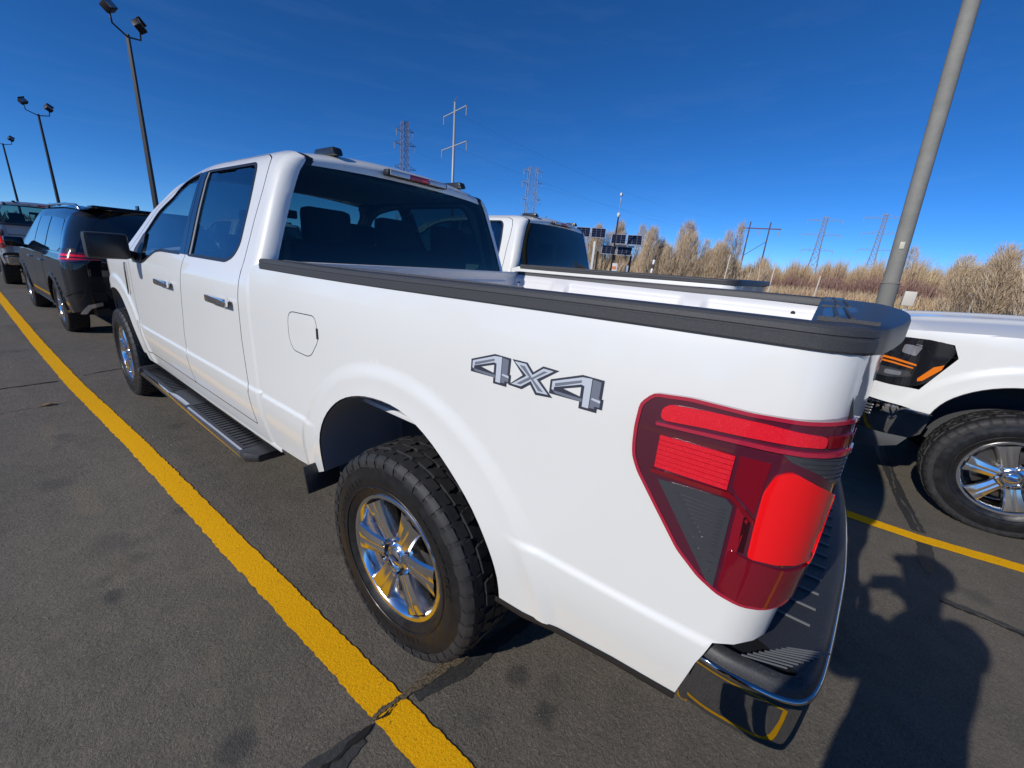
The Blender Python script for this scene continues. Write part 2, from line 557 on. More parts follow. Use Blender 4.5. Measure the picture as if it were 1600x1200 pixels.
def tyre_mesh(Rt=.405, wd=.275, rr=.232, pitch=44, blocks=True):
    b = MB()
    h = wd / 2
    rc = Rt - .0105
    prof = [(rr, h - .035), (rr + .006, h - .020), (rr + .014, h - .014), (rr + .03, h - .004), (rr + .06, h + .004), (rr + .09, h + .003), (rr + .118, h - .004),
            (rr + .124, h - .004), (rc - .018, h - .005), (rc - .008, h - .013), (rc - .001, h - .032), (rc, h - .07), (rc + .001, 0)]
    full = [(r, -a) for r, a in prof] + [(r, a) for r, a in prof[::-1][1:]]
    b.lathe(full, 96)
    # raised sidewall ring
    b.lathe([(rr + .040, -h - .0015), (rr + .042, -h - .0035), (rr + .045, -h - .0035), (rr + .047, -h - .002)], 96, mi=0)
    ns = len(b.F)
    b.I = [1 if False else 0] * ns
    sidefaces = []
    # assign glossier sidewall faces
    seg = 96
    for i in range(len(full) - 1):
        for k in range(seg):
            rmid = (full[i][0] + full[i + 1][0]) / 2
            if rmid < rr + .12: b.I[i * seg + k] = 1
    for q in range(len(b.F) - 3 * seg, len(b.F)): b.I[q] = 1
    if blocks:
        rg = random.Random(4)
        rows = [(-.099, .047, 0, 1), (-.050, .0435, .5, 0), (0, .0465, 0, 0), (.050, .0435, .5, 0), (.099, .047, 0, 1)]
        for xc, wx, ph, sh in rows:
            for k in range(pitch):
                a0 = 2 * PI * (k + ph) / pitch
                ln = (2 * PI / pitch) * (.87 if sh else .86)
                sk = .020 * (1 if k % 2 else -1)
                top = Rt - (.006 if sh else .0) - abs(xc) * .01
                def pt(u, q, r, xx=None):
                    xa = xc + u * wx / 2
                    a = a0 + q * ln / 2 + u * sk * (1 if sh == 0 else .4)
                    return (xa, r * math.cos(a), r * math.sin(a))
                nz = .25
                base = rc - .004
                # hexagonal-ish block with a notch step
                out = [(-1, -1), (-.15, -1), (.15, -1 + nz), (1, -1 + nz), (1, 1 - nz * 0), (.15, 1), (-.15, 1 - nz), (-1, 1 - nz)]
                V = [pt(u, q, base) for u, q in out] + [pt(u * .93, q * .93, top - (.006 if sh and u * xc > 0 else 0)) for u, q in out]
                n = len(out)
                F = [tuple(range(n, 2 * n))] + [(i, (i + 1) % n, n + (i + 1) % n, n + i) for i in range(n)]
                b.add(V, F, 0)
                # sipe
                if sh:
                    s_ = 1 if xc > 0 else -1
                    L = .034 if k % 2 else .022
                    xe = s_ * (h - .012); xo = s_ * (h + .000)
                    V = []
                    for q in (-.8, .8):
                        a = a0 + q * ln / 2
                        for (xx, r) in ((s_ * .118, top - .004), (s_ * .130, top - .014), (xo, rc - .026), (xo - s_ * .001, rc - .026 - L * .6), (s_ * (h - .03), rc - .03)):
                            V.append((xx, r * math.cos(a), r * math.sin(a)))
                    F = [(0, 1, 6, 5), (1, 2, 7, 6), (2, 3, 8, 7), (0, 4, 3, 2, 1), (5, 6, 7, 8, 9)]
                    b.add(V, F, 0)
        # small raised marks and ribs on the sidewall
        for sd_ in (-1, 1):
            for k in range(60):
                if (k // 10) % 2: continue
                a = 2 * PI * k / 60; da = .035
                V = []
                for r, d in ((rr + .060, .006), (rr + .082, .0065)):
                    for q in (-1, 1):
                        V.append((sd_ * (h + d - .001), r * math.cos(a + q * da), r * math.sin(a + q * da)))
                b.add(V, [(0, 1, 3, 2)], 1)
    return b
def rim_mesh(Rr=.232, dx=0.0):
    """outboard side is -x; the wheel face sits near x = -.10"""
    b = MB()
    xo = -.120
    b.lathe([(Rr - .012, .10), (Rr - .022, .06), (Rr - .040, .0), (Rr - .034, -.06), (Rr - .024, -.095), (Rr - .012, xo + .004), (Rr - .004, xo - .003), (Rr + .008, xo - .004), (Rr + .013, xo + .002), (Rr + .012, xo + .010), (Rr + .002, xo + .014), (Rr, .12)], 72)
    # hub
    b.lathe([(.001, -.112), (.040, -.112), (.044, -.115), (.048, -.110), (.058, -.104), (.083, -.102), (.090, -.096), (.092, -.05), (.02, -.02)], 48)
    # six split spokes
    for k in range(6):
        a = 2 * PI * k / 6 + R(-5)
        rad = [.070, .095, .13, .165, .197, .214]
        hw = [.036, .035, .038, .043, .049, .055]
        fx = [-.112, -.115, -.118, -.120, -.122, -.122]
        V = []
        for r, wv, x in zip(rad, hw, fx):
            sect = [(-wv - .006, x + .050), (-wv - .003, x + .010), (-wv + .003, x + .001), (-.008 - wv * .12, x - .004), (-wv * .10, x - .001), (wv * .10, x - .001), (.008 + wv * .12, x - .004), (wv - .003, x + .001), (wv + .003, x + .010), (wv + .006, x + .050)]
            for t, xx in sect:
                y, z = r, t
                V.append((xx, y * math.cos(a) - z * math.sin(a), y * math.sin(a) + z * math.cos(a)))
        n = 10
        F = [(i * n + j, i * n + j + 1, (i + 1) * n + j + 1, (i + 1) * n + j) for i in range(5) for j in range(n - 1)]
        F += [(i * n + n - 1, i * n, (i + 1) * n, (i + 1) * n + n - 1) for i in range(5)]
        b.add(V, F)
    return b
TYRE = tyre_mesh().build('tyre', [RUBBER, SIDEWALL], None, smooth=True, angle=35, fix=False)
RIM = rim_mesh().build('wheel', WCHROME, None, smooth=True, angle=28)
for o_ in (TYRE, RIM): COL.objects.unlink(o_)
_b = MB()
_b.lathe([(.001, -.128), (.006, -.128), (.0085, -.122), (.0095, -.098)], 6)
LUG = _b.build('lug_nut', CHROME, None, smooth=True, angle=30); COL.objects.unlink(LUG)
_b = MB(); _b.lathe([(.001, -.124), (.024, -.123), (.032, -.119), (.035, -.108)], 32)
CAP = _b.build('centre_cap', CHROME, None, smooth=True, angle=30); COL.objects.unlink(CAP)
def oval(b, c, ry, rz, x, seg=28, mi=0, dome=.001):
    V = [(x - dome, c[0], c[1])]
    V += [(x, c[0] + ry * math.cos(2 * PI * k / seg), c[1] + rz * math.sin(2 * PI * k / seg)) for k in range(seg)]
    b.add(V, [(0, 1 + k, 1 + (k + 1) % seg) for k in range(seg)], mi)
_b = MB(); oval(_b, (0, 0), .026, .012, -.1255, mi=0); oval(_b, (0, 0), .023, .0092, -.1265, mi=1)
EMB = _b.build('oval_badge', [CHROME, BLUEOVAL], None, smooth=True, fix=False); COL.objects.unlink(EMB)
_b = MB(); _b.lathe([(.165, -.03), (.165, -.012), (.07, -.012), (.07, -.05), (.02, -.06)], 40); _b.box((-.02, 0.13, .05), (.06, .10, .16))
DISC = _b.build('brake_disc', mat('brake_iron', (.10, .095, .09), .45, .8), None, smooth=True, angle=30); COL.objects.unlink(DISC)

def wheel(T, y, side, rot=0, rimr=1.0):
    x = side * .888
    wo = link('wheel', RIM.data, T); wo.location = (x, y, .399); wo.scale = (1, 1.03, 1.03)
    wo.rotation_euler = (rot, 0, 0) if side < 0 else (rot, 0, PI)
    for src in (TYRE, CAP, DISC, EMB):
        c = link(src.name.split('.')[0], src.data, wo)
    for k in range(6):
        c = link('lug_nut', LUG.data, wo)
        a = 2 * PI * k / 6 + R(25)
        c.location = (0, .0675 * math.cos(a), .0675 * math.sin(a))
    return wo

def both(fn_):
    for s_ in (-1, 1): fn_(s_)

ARCH0 = [(.530, .540), (.519, .695), (.462, .818), (.362, .915), (.246, .974), (.112, 1.004), (-.029, 1.003), (-.156, .958), (-.273, .879), (-.372, .785), (-.436, .683), (-.468, .587), (-.475, .490)]
ARCHF0 = [(.470, .560), (.462, .695), (.412, .812), (.318, .905), (.200, .966), (.070, .992), (-.06, .990), (-.186, .950), (-.293, .876), (-.385, .782), (-.442, .683), (-.472, .587), (-.485, .500)]
def smooth_path(p, n=4):
    out = []
    for i in range(len(p) - 1):
        a, b, c, d = Vector(p[max(0, i - 1)]), Vector(p[i]), Vector(p[i + 1]), Vector(p[min(len(p) - 1, i + 2)])
        for k in range(n):
            t = k / n
            out.append(tuple(.5 * ((2 * b) + (c - a) * t + (2 * a - 5 * b + 4 * c - d) * t * t + (3 * b - a - 3 * c + d) * t ** 3)))
    out.append(tuple(p[-1]))
    return out
ARCH = smooth_path(ARCH0, 3)
ARCHF = smooth_path([(WB + a, b) for a, b in ARCHF0], 3)
LAMP = [(-.799, 1.150), (-.803, 1.124), (-.818, 1.093), (-.857, 1.040), (-.924, .950), (-.973, .908), (-1.013, .888), (-1.053, .883), (-1.090, .887), (-1.130, .897), (-1.168, .93), (-1.182, 1.02), (-1.188, 1.14), (-1.190, 1.21), (-1.190, 1.25), (-1.180, 1.285), (-1.133, 1.286), (-1.061, 1.277), (-.994, 1.272), (-.892, 1.274), (-.823, 1.267), (-.800, 1.241), (-.797, 1.192)]
RDOOR = [(1.262, .53), (1.262, .77), (1.275, 1.0), (1.258, 1.2), (1.245, 1.30), (1.258, 1.45), (1.268, 1.6), (1.270, 1.72), (1.282, 1.84), (1.315, 1.90), (1.40, 1.935), (2.213, 1.945), (2.208, 1.86), (2.17, 1.6), (2.105, 1.36), (2.13, 1.22), (2.175, 1.08), (2.235, .87), (2.24, .53)]
FDOOR = [(2.24, .53), (2.235, .87), (2.175, 1.08), (2.13, 1.22), (2.105, 1.36), (2.17, 1.6), (2.208, 1.86), (2.213, 1.945), (2.40, vz(2.40, 1.915)), (2.58, vz(2.58, 1.888)), (2.72, vz(2.72, 1.835)), (2.88, vz(2.88, 1.735)), (3.05, vz(3.05, 1.620)), (3.20, 1.515), (3.34, 1.41), (3.41, 1.34), (3.405, 1.28), (3.375, 1.2), (3.40, 1.0), (3.385, .75), (3.37, .53)]
RWIN = [(2.06, 1.375), (1.475, 1.375), (1.395, 1.403), (1.352, 1.462), (1.375, 1.663), (1.415, 1.845), (1.465, 1.882), (2.165, 1.882)]
FWIN = [(2.20, 1.375), (2.255, 1.885), (2.42, vz(2.42, 1.862)), (2.58, vz(2.58, 1.835)), (2.72, vz(2.72, 1.775)), (2.88, vz(2.88, 1.67)), (3.02, 1.575), (3.14, 1.485), (3.25, 1.38), (3.265, 1.265), (3.02, 1.268), (2.93, 1.285), (2.72, 1.365), (2.60, 1.375)]
RWINr = rnd(RWIN, [.02, .03, .05, .05, .05, .04, .04, .02])
FWINr = rnd(FWIN, .03, 3)

def cabp(s, v, side=-1, off=0):
    e = 1e-3
    def pos(a, b):
        q = cabf(a, b); return Vector((side * q[0], q[1], q[2]))
    p = pos(s, v)
    if off:
        n = ((pos(s + e, v) - pos(s - e, v)).cross(pos(s, v + e) - pos(s, v - e)) * side).normalized(); p += n * off
    return p
def bedp(s, v, side=-1, off=0):
    e = 1e-3
    def pos(a, b):
        q = bedf(a, b); return Vector((side * q[0], q[1], q[2]))
    p = pos(s, v)
    if off:
        n = ((pos(s + e, v) - pos(s - e, v)).cross(pos(s, v + e) - pos(s, v - e)) * side).normalized(); p += n * off
    return p
EDGE = [(1.105, 1.895), (1.115, 1.925), (1.145, 1.955), (1.21, 1.98), (1.32, 1.995), (1.6, 2.0), (2.0, 2.0), (2.3, 2.0), (2.55, 2.0), (2.75, 2.0)]
_z0 = cabf(2.75, 2.0)[2]
APIL = [(2.75, 2.0)] + [(2.75 + .86 * t, vz(2.75 + .86 * t, _z0 + (1.325 - _z0) * (t * .93 + .07 * t * t))) for t in (.12, .25, .4, .55, .7, .85, 1.0)]

def build_truck():
    T = empty('pickup_truck', label='white crew cab pickup with a grey 4x4 decal, nearest the camera between yellow lines', cat='pickup truck', group='white pickups parked in the rows')
    # ---- cargo box sides
    def side_parts(s):
        fuel = rnd([(.718, 1.225), (.490, 1.233), (.476, 1.14), (.556, 1.052), (.700, 1.058), (.728, 1.11)], [.05, .035, .03, .04, .04, .05])
        out = [(1.085, .465), (1.025, .463), (.82, .472), (.62, .492)] + ARCH + [(-.56, .505), (-.66, .520), (-.83, .543), (-.985, .553), (-1.010, .69), (-1.030, .760), (-1.105, .787), (-1.24, .80), (-1.26, 1.408), (-.3, 1.400), (.5, 1.395), (1.0, 1.395), (1.085, 1.37)]
        panel('bedside', out, bedf, PAINT, T, s, holes=[fuel] if s < 0 else (), step=.035, seam=SEAM, feat=True)
        if s < 0:
            fd = panel('fuel_door', inset(fuel, .0034), bedf, PAINT, T, s, step=.03, flange=.014, seam=SEAM)
            panel('shut_line_shade', inset(fuel, -.02), bedf, SEAM, fd, s, step=.05, flange=0, off=-.015)  # added dark backing, the shade of the gap as colour
            b = MB(); q = bedp(.482, 1.165, s, .0012); b.box(q, (.003, .012, .042)); b.build('finger_notch', DARK, fd)
        # black edge strip below the rear quarter
        path = [(-.462, .500), (-.56, .500), (-.66, .515), (-.83, .538), (-.985, .548)]
        b = MB()
        pts = [bedp(a, c, s) for a, c in path]
        for a, c in zip(pts[:-1], pts[1:]):
            V = []
            for q in (a, c):
                for dx, dz in ((.004, .010), (.006, -.008), (-.01, -.020), (-.03, -.016)):
                    V.append((q.x + s * dx, q.y, q.z + dz))
            b.add(V, [(i, i + 1, i + 5, i + 4) for i in range(3)])
        b.build('lower_edge_strip', SATIN, T, smooth=True)
        # wheel liners
        for cy, ar in ((0, ARCH), (WB, ARCHF)):
            prof = [(a, c) for a, c in ar]
            b = MB(); n = len(prof)
            V = []
            for a, c in prof:
                q = (bedf if cy == 0 else cabf)(a, c)[0]
                ce = (.03 + cy if cy == 0 else WB, .42)
                for xx, k in ((q - .004, .992), (q - .05, .998), (.60, 1.0), (.54, .96)):
                    V.append((s * xx, ce[0] + (a - ce[0]) * k, ce[1] + (c - ce[1]) * k))
            F = [(i * 4 + j, (i + 1) * 4 + j, (i + 1) * 4 + j + 1, i * 4 + j + 1) for i in range(n - 1) for j in range(3)]
            b.add(V, F)
            b.build('wheel_arch_liner', LINER, T, smooth=True, angle=50)
        # inner box wall with stake pockets
        def inner(u, v):
            y = .95 - u * (.95 + 1.035)
            z = .90 + v * .50
            x = .865
            for yc in (.52, -.42):
                d = abs(y - yc)
                x -= .030 * (1 - sst(.045, .085, d)) * (1 - sst(1.330, 1.385, z))
            for ya, yb in ((.42, -.33), (-.52, -.98), (.88, .62)):
                x += .018 * sst(0, .05, ya - y) * sst(0, .05, y - yb) * sst(1.02, 1.05, z) * (1 - sst(1.25, 1.285, z))
            x -= .018 * (1 - sst(1.30, 1.345, z)) 
            x += .030 * sst(1.365, 1.40, z)
            if abs(y) < .5 and z < 1.06: x -= .16 * (1 - sst(.40, .46, abs(y))) * (1 - sst(1.03, 1.06, z))
            return (s * x, y, z)
        ip = surf('inner_side_panel', inner, 150, 30, BEDPAINT, T)
        for yy, zz, r in ((.90, 1.335, .010), (.30, 1.24, .006), (.22, 1.24, .006), (-.66, 1.27, .007), (-.76, 1.27, .007), (-.93, 1.345, .011)):
            q = inner((.95 - yy) / 1.985, (zz - .9) / .5)
            b = MB(); b.disc((q[0] - s * .002, yy, zz), r, 'x', 14); b.build('drain_hole', DARK, ip)
        b = MB(); q = inner((.95 + .84) / 1.985, (1.28 - .9) / .5)
        b.prism([(q[0] - s * .002, -.84 + y, 1.25 + z) for y, z in [(-.022, -.06), (.022, -.06), (.022, .02), (.012, .036), (-.012, .036), (-.022, .02)]], (0, 0, 0), (-s * .004, 0, 0))
        b.build('tie_down_slot', DARK, T)
        # rail cap : moulded section swept along the side
        b = MB()
        sec = [(.004, -.010), (.007, -.006), (.0075, .012), (.0045, .015), (.0045, .017), (.0065, .019), (.0055, .028), (.001, .033), (-.012, .035), (-.026, .035), (-.028, .032), (-.032, .032), (-.034, .034), (-.070, .033), (-.084, .030), (-.090, .020), (-.092, -.004)]
        ys = [.985, .975, .9, .6, .3, 0, -.3, -.55, -.7, -.85, -.95, -1.02, -1.05, -1.075, -1.10, -1.125, -1.15]
        V = []
        for y in ys:
            p0, p1 = bedf(y + .002, 1.395), bedf(y - .002, 1.395)
            tx, ty = p1[0] - p0[0], p1[1] - p0[1]; L_ = math.hypot(tx, ty); nx_, ny_ = -ty / L_, tx / L_
            c_ = bedf(y, 1.395); zb = 1.384 + .018 * sst(.6, -1.0, y)
            for k, (dx, dz) in enumerate(sec):
                if y == ys[0]: dx = dx * .5 - .02; dz = dz * .35
                if y < -1.05: dx = max(dx, -.060)
                V.append((s * (c_[0] + nx_ * dx), c_[1] + ny_ * dx, zb + dz))
        n = len(sec)
        F = [(i * n + j, (i + 1) * n + j, (i + 1) * n + j + 1, i * n + j + 1) for i in range(len(ys) - 1) for j in range(n - 1)]
        F.append(tuple(range(n))); F.append(tuple((len(ys) - 1) * n + k for k in range(n)))
        b.add(V, F)
        rc_ = b.build('rail_cap', CAPPLASTIC, T, smooth=True, angle=35)
        b = MB()
        for q in (-.022, -.030):
            w0, w1 = bedf(.9, 1.395)[0], bedf(-.35, 1.395)[0]
            b.add([(s * (w0 - .045 + q), .90, 1.4165), (s * (w0 - .042 + q), .90, 1.4165), (s * (w1 - .042 + q), -.42, 1.4265), (s * (w1 - .045 + q), -.42, 1.4265),
                   (s * (w0 - .0435 + q), .90, 1.4200), (s * (w1 - .0435 + q), -.42, 1.4320)], [(0, 3, 5, 4), (4, 5, 2, 1), (0, 4, 1), (3, 2, 5)])
        b.build('rib', CAPPLASTIC, rc_)
        # ---- tail lamp
        LO = [(a - .0, c) for a, c in LAMP]
        L = panel('tail_lamp', rnd(LO, .012, 2), bedf, REDFRAME, T, s, step=.02, flange=.016, off=.010)
        ring = panel('lens_rim', rnd(LO, .01, 2), bedf, mat('rim_red', (.42, .02, .05), .08, 0, 1.0), L, s, holes=[inset(rnd(LO, .01, 2), .007)], step=.02, flange=.003, off=.0125)
        P1 = [(-.845, 1.223), (-.845, 1.240), (-.857, 1.252), (-.928, 1.257), (-1.019, 1.259), (-1.100, 1.256), (-1.102, 1.236), (-.997, 1.228), (-.923, 1.224), (-.854, 1.218)]
        disp('upper_reflector', bedf, rnd(P1, .006, 2), REFLECTOR, L, s, h=.003, off=.011)
        P1b = [(-1.103, 1.256), (-1.180, 1.262), (-1.184, 1.238), (-1.105, 1.236)]
        disp('upper_reflector', bedf, P1b, REDLENS, L, s, h=.0025, off=.011)
        RB = [(-.838, 1.212), (-.840, 1.206), (-1.02, 1.214), (-1.185, 1.226), (-1.185, 1.233), (-1.02, 1.222)]
        disp('moulded_bar', bedf, RB, mat('rim_red', (.42, .02, .05), .08, 0, 1.0), L, s, h=.007, off=.010)
        rows = 7
        for k in range(rows):
            a0, a1 = 1.117 + (1.188 - 1.117) * k / rows, 1.117 + (1.188 - 1.117) * (k + .9) / rows
            disp('side_reflector', bedf, [(-.851, a0), (-.851, a1), (-.985, a1 + .001), (-.985, a0 + .001)], REFLECTOR, L, s, h=.003, off=.011, step=.03)
        disp('moulded_bar', bedf, [(-.846, 1.104), (-.846, 1.112), (-.990, 1.115), (-1.000, 1.110), (-1.04, 1.075), (-1.04, 1.066), (-.996, 1.104)], REDLENS, L, s, h=.006, off=.010)
        P3 = [(-.862, 1.092), (-.987, 1.099), (-1.001, 1.088), (-1.004, .901), (-.993, .904)]
        disp('black_insert', bedf, P3, SMOKE, L, s, h=.001, off=.011)
        for k in range(15):
            z = 1.076 - k * .0082 if k < 10 else 1.076 - 10 * .0082 - (k - 10) * .020
            x0 = -.862 - (1.092 - z) / (1.092 - .904) * .131 - .008 - (.022 if k < 10 else 0)
            x1 = -.992
            if x0 < x1 + .006: continue
            hh = .0022 if k < 10 else .0030
            disp('rib', bedf, [(x0, z), (x0 - hh, z - hh), (x1, z - hh), (x1, z)], SMOKE, L, s, h=.0012, off=.0122, step=.012)
        P4 = [(-1.050, 1.174), (-1.070, 1.187), (-1.148, 1.146), (-1.163, 1.130), (-1.168, 1.094), (-1.166, 1.012), (-1.156, 1.000), (-1.044, .996), (-1.041, 1.068), (-1.040, 1.135)]
        disp('stop_lens', bedf, rnd(P4, .008, 2), BRIGHTRED, L, s, h=.004, off=.011)
        P4b = [(-1.176, 1.132), (-1.181, 1.095), (-1.178, 1.000), (-1.162, .986), (-1.150, .992), (-1.165, 1.006), (-1.172, 1.095), (-1.168, 1.13)]
        disp('lens_rim', bedf, P4b, BRIGHTRED, L, s, h=.006, off=.010)
        for k in range(0):
            z = 1.015 + k * .030
            disp('rib', bedf, [(-1.050, z), (-1.050, z + .0018), (-1.155, z + .0018), (-1.155, z)], mat('deep_red_rib', (.86, .007, .011), .2, 0, 1.0), L, s, h=.0006, off=.0155, step=.012)
        disp('dark_gap', bedf, [(-1.022, 1.075), (-1.034, 1.08), (-1.037, 1.0), (-1.026, 1.0)], mat('gap_red', (.03, .003, .006), .3, 0, .5), L, s, h=.001, off=.011)
        P5 = [(-1.051, 1.214), (-1.184, 1.226), (-1.184, 1.185), (-1.160, 1.158), (-1.105, 1.188), (-1.065, 1.203)]
        disp('reversing_lens', bedf, P5, SMOKE, L, s, h=.001, off=.011)
        for k in range(6):
            z = 1.172 + k * .0085
            x0 = -1.075 - max(0, (1.205 - z)) * 1.7
            disp('rib', bedf, [(x0, z), (x0, z + .0018), (-1.180, z + .0018), (-1.180, z)], SMOKE, L, s, h=.003, off=.011, step=.012)
        LB = [(-1.012, 1.0), (-1.010, .902), (-1.05, .890), (-1.10, .894), (-1.150, .920), (-1.168, .985), (-1.10, .985), (-1.04, .992)]
        disp('lower_lens', bedf, rnd(LB, .01, 2), mat('maroon_lens', (.19, .006, .016), .07, 0, 1.0), L, s, h=.004, off=.010)
        disp('red_panel', bedf, [(-.992, 1.190), (-1.04, 1.192), (-1.036, 1.085), (-1.0, 1.115), (-.992, 1.13)], mat('maroon_lens', (.19, .006, .016), .07, 0, 1.0), L, s, h=.001, off=.010)
        disp('red_panel', bedf, [(-1.008, 1.090), (-1.030, 1.070), (-1.026, .996), (-1.012, .90)], mat('maroon_mid', (.26, .010, .022), .07, 0, 1.0), L, s, h=.002, off=.010)
        # ---- 4x4 decal
        if True:
            fl = 1 if s < 0 else -1
            d0, wd, zb, zt = -.327, .392, 1.184, 1.262
            def dp(a, c):      # decal coordinates 0..392, 0..78  ->  (s, v); lettering always reads left to right
                u = a / 392.0
                if s > 0: u = 1 - u
                return (d0 - wd * u, zb + (c / 78.0) * (zt - zb) + .004 * (u if s < 0 else 1 - u))
            four = [(0, 22), (0, 48), (84, 76), (132, 76), (132, 40), (132, 22), (120, 8), (120, 0), (84, 0), (84, 16), (12, 16)]
            X = [(138, 74), (190, 74), (206, 52), (228, 74), (270, 74), (226, 42), (262, 8), (262, 0), (216, 2), (196, 26), (170, 6), (134, 8), (134, 14), (176, 44), (138, 68)]
            X = [(140, 76), (186, 76), (206, 56), (232, 76), (276, 74), (228, 40), (266, 6), (218, 2), (200, 24), (176, 6), (134, 8), (176, 42)]
            D1 = mat('decal_navy', (.035, .040, .062), .4, 0, .3); D2 = mat('decal_light', (.55, .60, .66), .35, 0, .3); D3 = mat('decal_grey', (.17, .19, .235), .4, 0, .3); D4 = mat('decal_outline', (.66, .68, .71), .35, 0, .3)
            LET = []
            def glyph(g, dx):
                body = [(4, 20), (4, 50), (84, 78), (136, 76), (136, 34), (140, 34), (140, 10), (128, 10), (128, 0), (84, 0), (84, 16), (4, 16)]
                return [(a + dx, c) for a, c in body]
            for gx in (0, 252):
                body = glyph(None, gx)
                A = panel('decal_numeral', [dp(*p) for p in body], bedf, D1, T, s, step=.05, flange=0, off=.0012, holes=[[dp(*p) for p in ((40 + gx, 36), (84 + gx, 50), (84 + gx, 28))]])
                def q(nm, pts, M_, o_): panel(nm, [dp(a + gx, c) for a, c in pts], bedf, M_, A, s, step=.06, flange=0, off=o_)
                q('numeral_face', [(10, 27), (10, 47), (85, 73), (108, 74), (108, 6), (92, 6), (92, 54), (84, 56), (16, 34), (16, 27)], D2, .0018)
                q('numeral_face', [(12, 26), (90, 24), (90, 16), (20, 20)], D3, .0018)
                q('numeral_face', [(18, 36), (84, 60), (84, 66), (18, 44)], D3, .0022)
                q('numeral_face', [(110, 8), (110, 73), (130, 71), (130, 34), (134, 30), (134, 14), (122, 14), (122, 8)], D3, .0018)
                q('numeral_face', [(112, 28), (134, 24), (134, 30), (114, 32)], D2, .0022)
            A = panel('decal_letter', [dp(*p) for p in X], bedf, D1, T, s, step=.05, flange=0, off=.0014)
            panel('letter_face', [dp(*p) for p in [(148, 72), (183, 72), (205, 49), (234, 71), (262, 70), (218, 41), (254, 11), (222, 9), (202, 33), (174, 13), (144, 13), (188, 43)]], bedf, D2, A, s, step=.06, flange=0, off=.0020)
            panel('letter_face', [dp(*p) for p in [(164, 66), (180, 66), (204, 42), (236, 65), (246, 65), (208, 39), (240, 14), (226, 14), (202, 38), (172, 18), (160, 18), (196, 42)]], bedf, D3, A, s, step=.06, flange=0, off=.0025)
    both(side_parts)
    # ---- tail: cap, tailgate, bumper
    def bow(x): return -1.130 - .112 * (1 - min(1, abs(x) / .93) ** 2.2)
    b = MB(); NX = 40; V = []
    sec = [(0, -.012), (0, .020), (.0, .030), (.5, .033), (.92, .032), (.985, .028), (1.0, .020), (1.0, -.014)]
    for i in range(NX + 1):
        x = -.925 + 1.85 * i / NX
        yo = bow(x); yi = -1.036
        if abs(x) > .88: yo = yo + .012 * ((abs(x) - .88) / .045) ** 2
        cr = .012 * (1 - (x / .97) ** 2)
        for t, dz in sec: V.append((x, yi + (yo - yi) * t, 1.4035 + dz + cr * (.3 + t * .7)))
    n = len(sec)
    F = [(i * n + j, (i + 1) * n + j, (i + 1) * n + j + 1, i * n + j + 1) for i in range(NX) for j in range(n - 1)]
    F += [tuple(range(n)), tuple(NX * n + k for k in range(n))]
    b.add(V, F)
    tg = MB(); V = []
    for i in range(NX + 1):
        x = -.905 + 1.81 * i / NX
        for k, z in enumerate([.80, .86, .92, 1.0, 1.10, 1.18, 1.205, 1.25, 1.30, 1.35, 1.395]):
            yo = bow(x) + .022 + .030 * (1 - (abs((z - 1.0) / .4)) ** 2 if z < 1.2 else .0) * .4 + (.020 if z < 1.2 else .004)
            if z > 1.36: yo -= .006
            V.append((x, yo, z))
    n = 11
    tg.add(V, [(i * n + j, (i + 1) * n + j, (i + 1) * n + j + 1, i * n + j + 1) for i in range(NX) for j in range(n - 1)])
    tg.add([(-.905, -1.04, .86), (.905, -1.04, .86), (.905, -1.04, 1.40), (-.905, -1.04, 1.40)], [(0, 1, 2, 3)])
    for sx in (-1, 1): tg.add([(sx * .905, -1.04, .86), (sx * .905, bow(.905) + .03, .86), (sx * .905, bow(.905) + .03, 1.40), (sx * .905, -1.04, 1.40)], [(0, 1, 2, 3)])
    tgo = tg.build('tailgate', PAINT, T, smooth=True, angle=40)
    b.build('top_cap', CAPTOP, tgo, smooth=True, angle=35, bevel=None)
    # folded work step recess on the cap
    rec = MB()
    for (xa, xb, ya, yb) in ((-.86, -.32, -1.050, -1.118), (-.29, .30, -1.050, -1.140), (.33, .86, -1.050, -1.118)):
        rec.add([(xa, ya, 1.4355), (xb, ya, 1.4385), (xb, yb, 1.4435), (xa + .05, yb, 1.4385)], [(0, 1, 2, 3)])
    rec.build('cap_recess', CAPGLOSS, tgo)
    b = MB()
    for (xa, xb, yy) in ((-.84, -.34, -1.072), (-.84, -.34, -1.094), (-.27, .28, -1.080), (-.27, .28, -1.108), (.35, .84, -1.08)):
        b.box(((xa + xb) / 2, yy, 1.4385 + (.0035 if abs(xa) < .5 else .0015)), (xb - xa, .006, .007))
    for xx in (-.88, -.305, .315, .88): b.box((xx, -1.086, 1.4395), (.010, .085, .008))
    b.build('cap_rib', CAPPLASTIC, tgo)
    rbox('tailgate_handle', (0, bow(0) + .045, 1.24), (.26, .03, .07), PLASTIC, tgo, .008)
    for s in (-1, 1):
        b = MB(); b.tube([(s * .915, -1.11, 1.36), (s * .916, -1.13, 1.28)], .004, 6); b.build('gap_seal', SATIN, tgo)
    # pillar inner face between box side and tailgate, bed floor and front wall
    b = MB()
    for s in (-1, 1):
        b.box((s * .89, -1.075, 1.13), (.045, .07, .54))
    b.build('tail_pillar', PAINT, T, bevel=.008)
    b = MB(); b.box((0, -.04, .885), (1.72, 2.0, .02))
    for k in range(11): b.box((-.75 + .15 * k, -.04, .900), (.07, 1.98, .012))
    b.build('bed_floor', BEDPAINT, T, bevel=.004)
    def fwall(u, v):
        x = -.87 + 1.74 * u; z = .89 + v * .515
        y = .945
        y += .016 * sst(0, .02, z - 1.335) * (1 - sst(1.352, 1.372, z)) * (1 - sst(.72, .76, abs(x)))
        y -= .012 * sst(1.375, 1.40, z)
        return (x, y, z)
    fw_ = surf('bed_front_wall', fwall, 60, 70, BEDPAINT, T, flip=True)
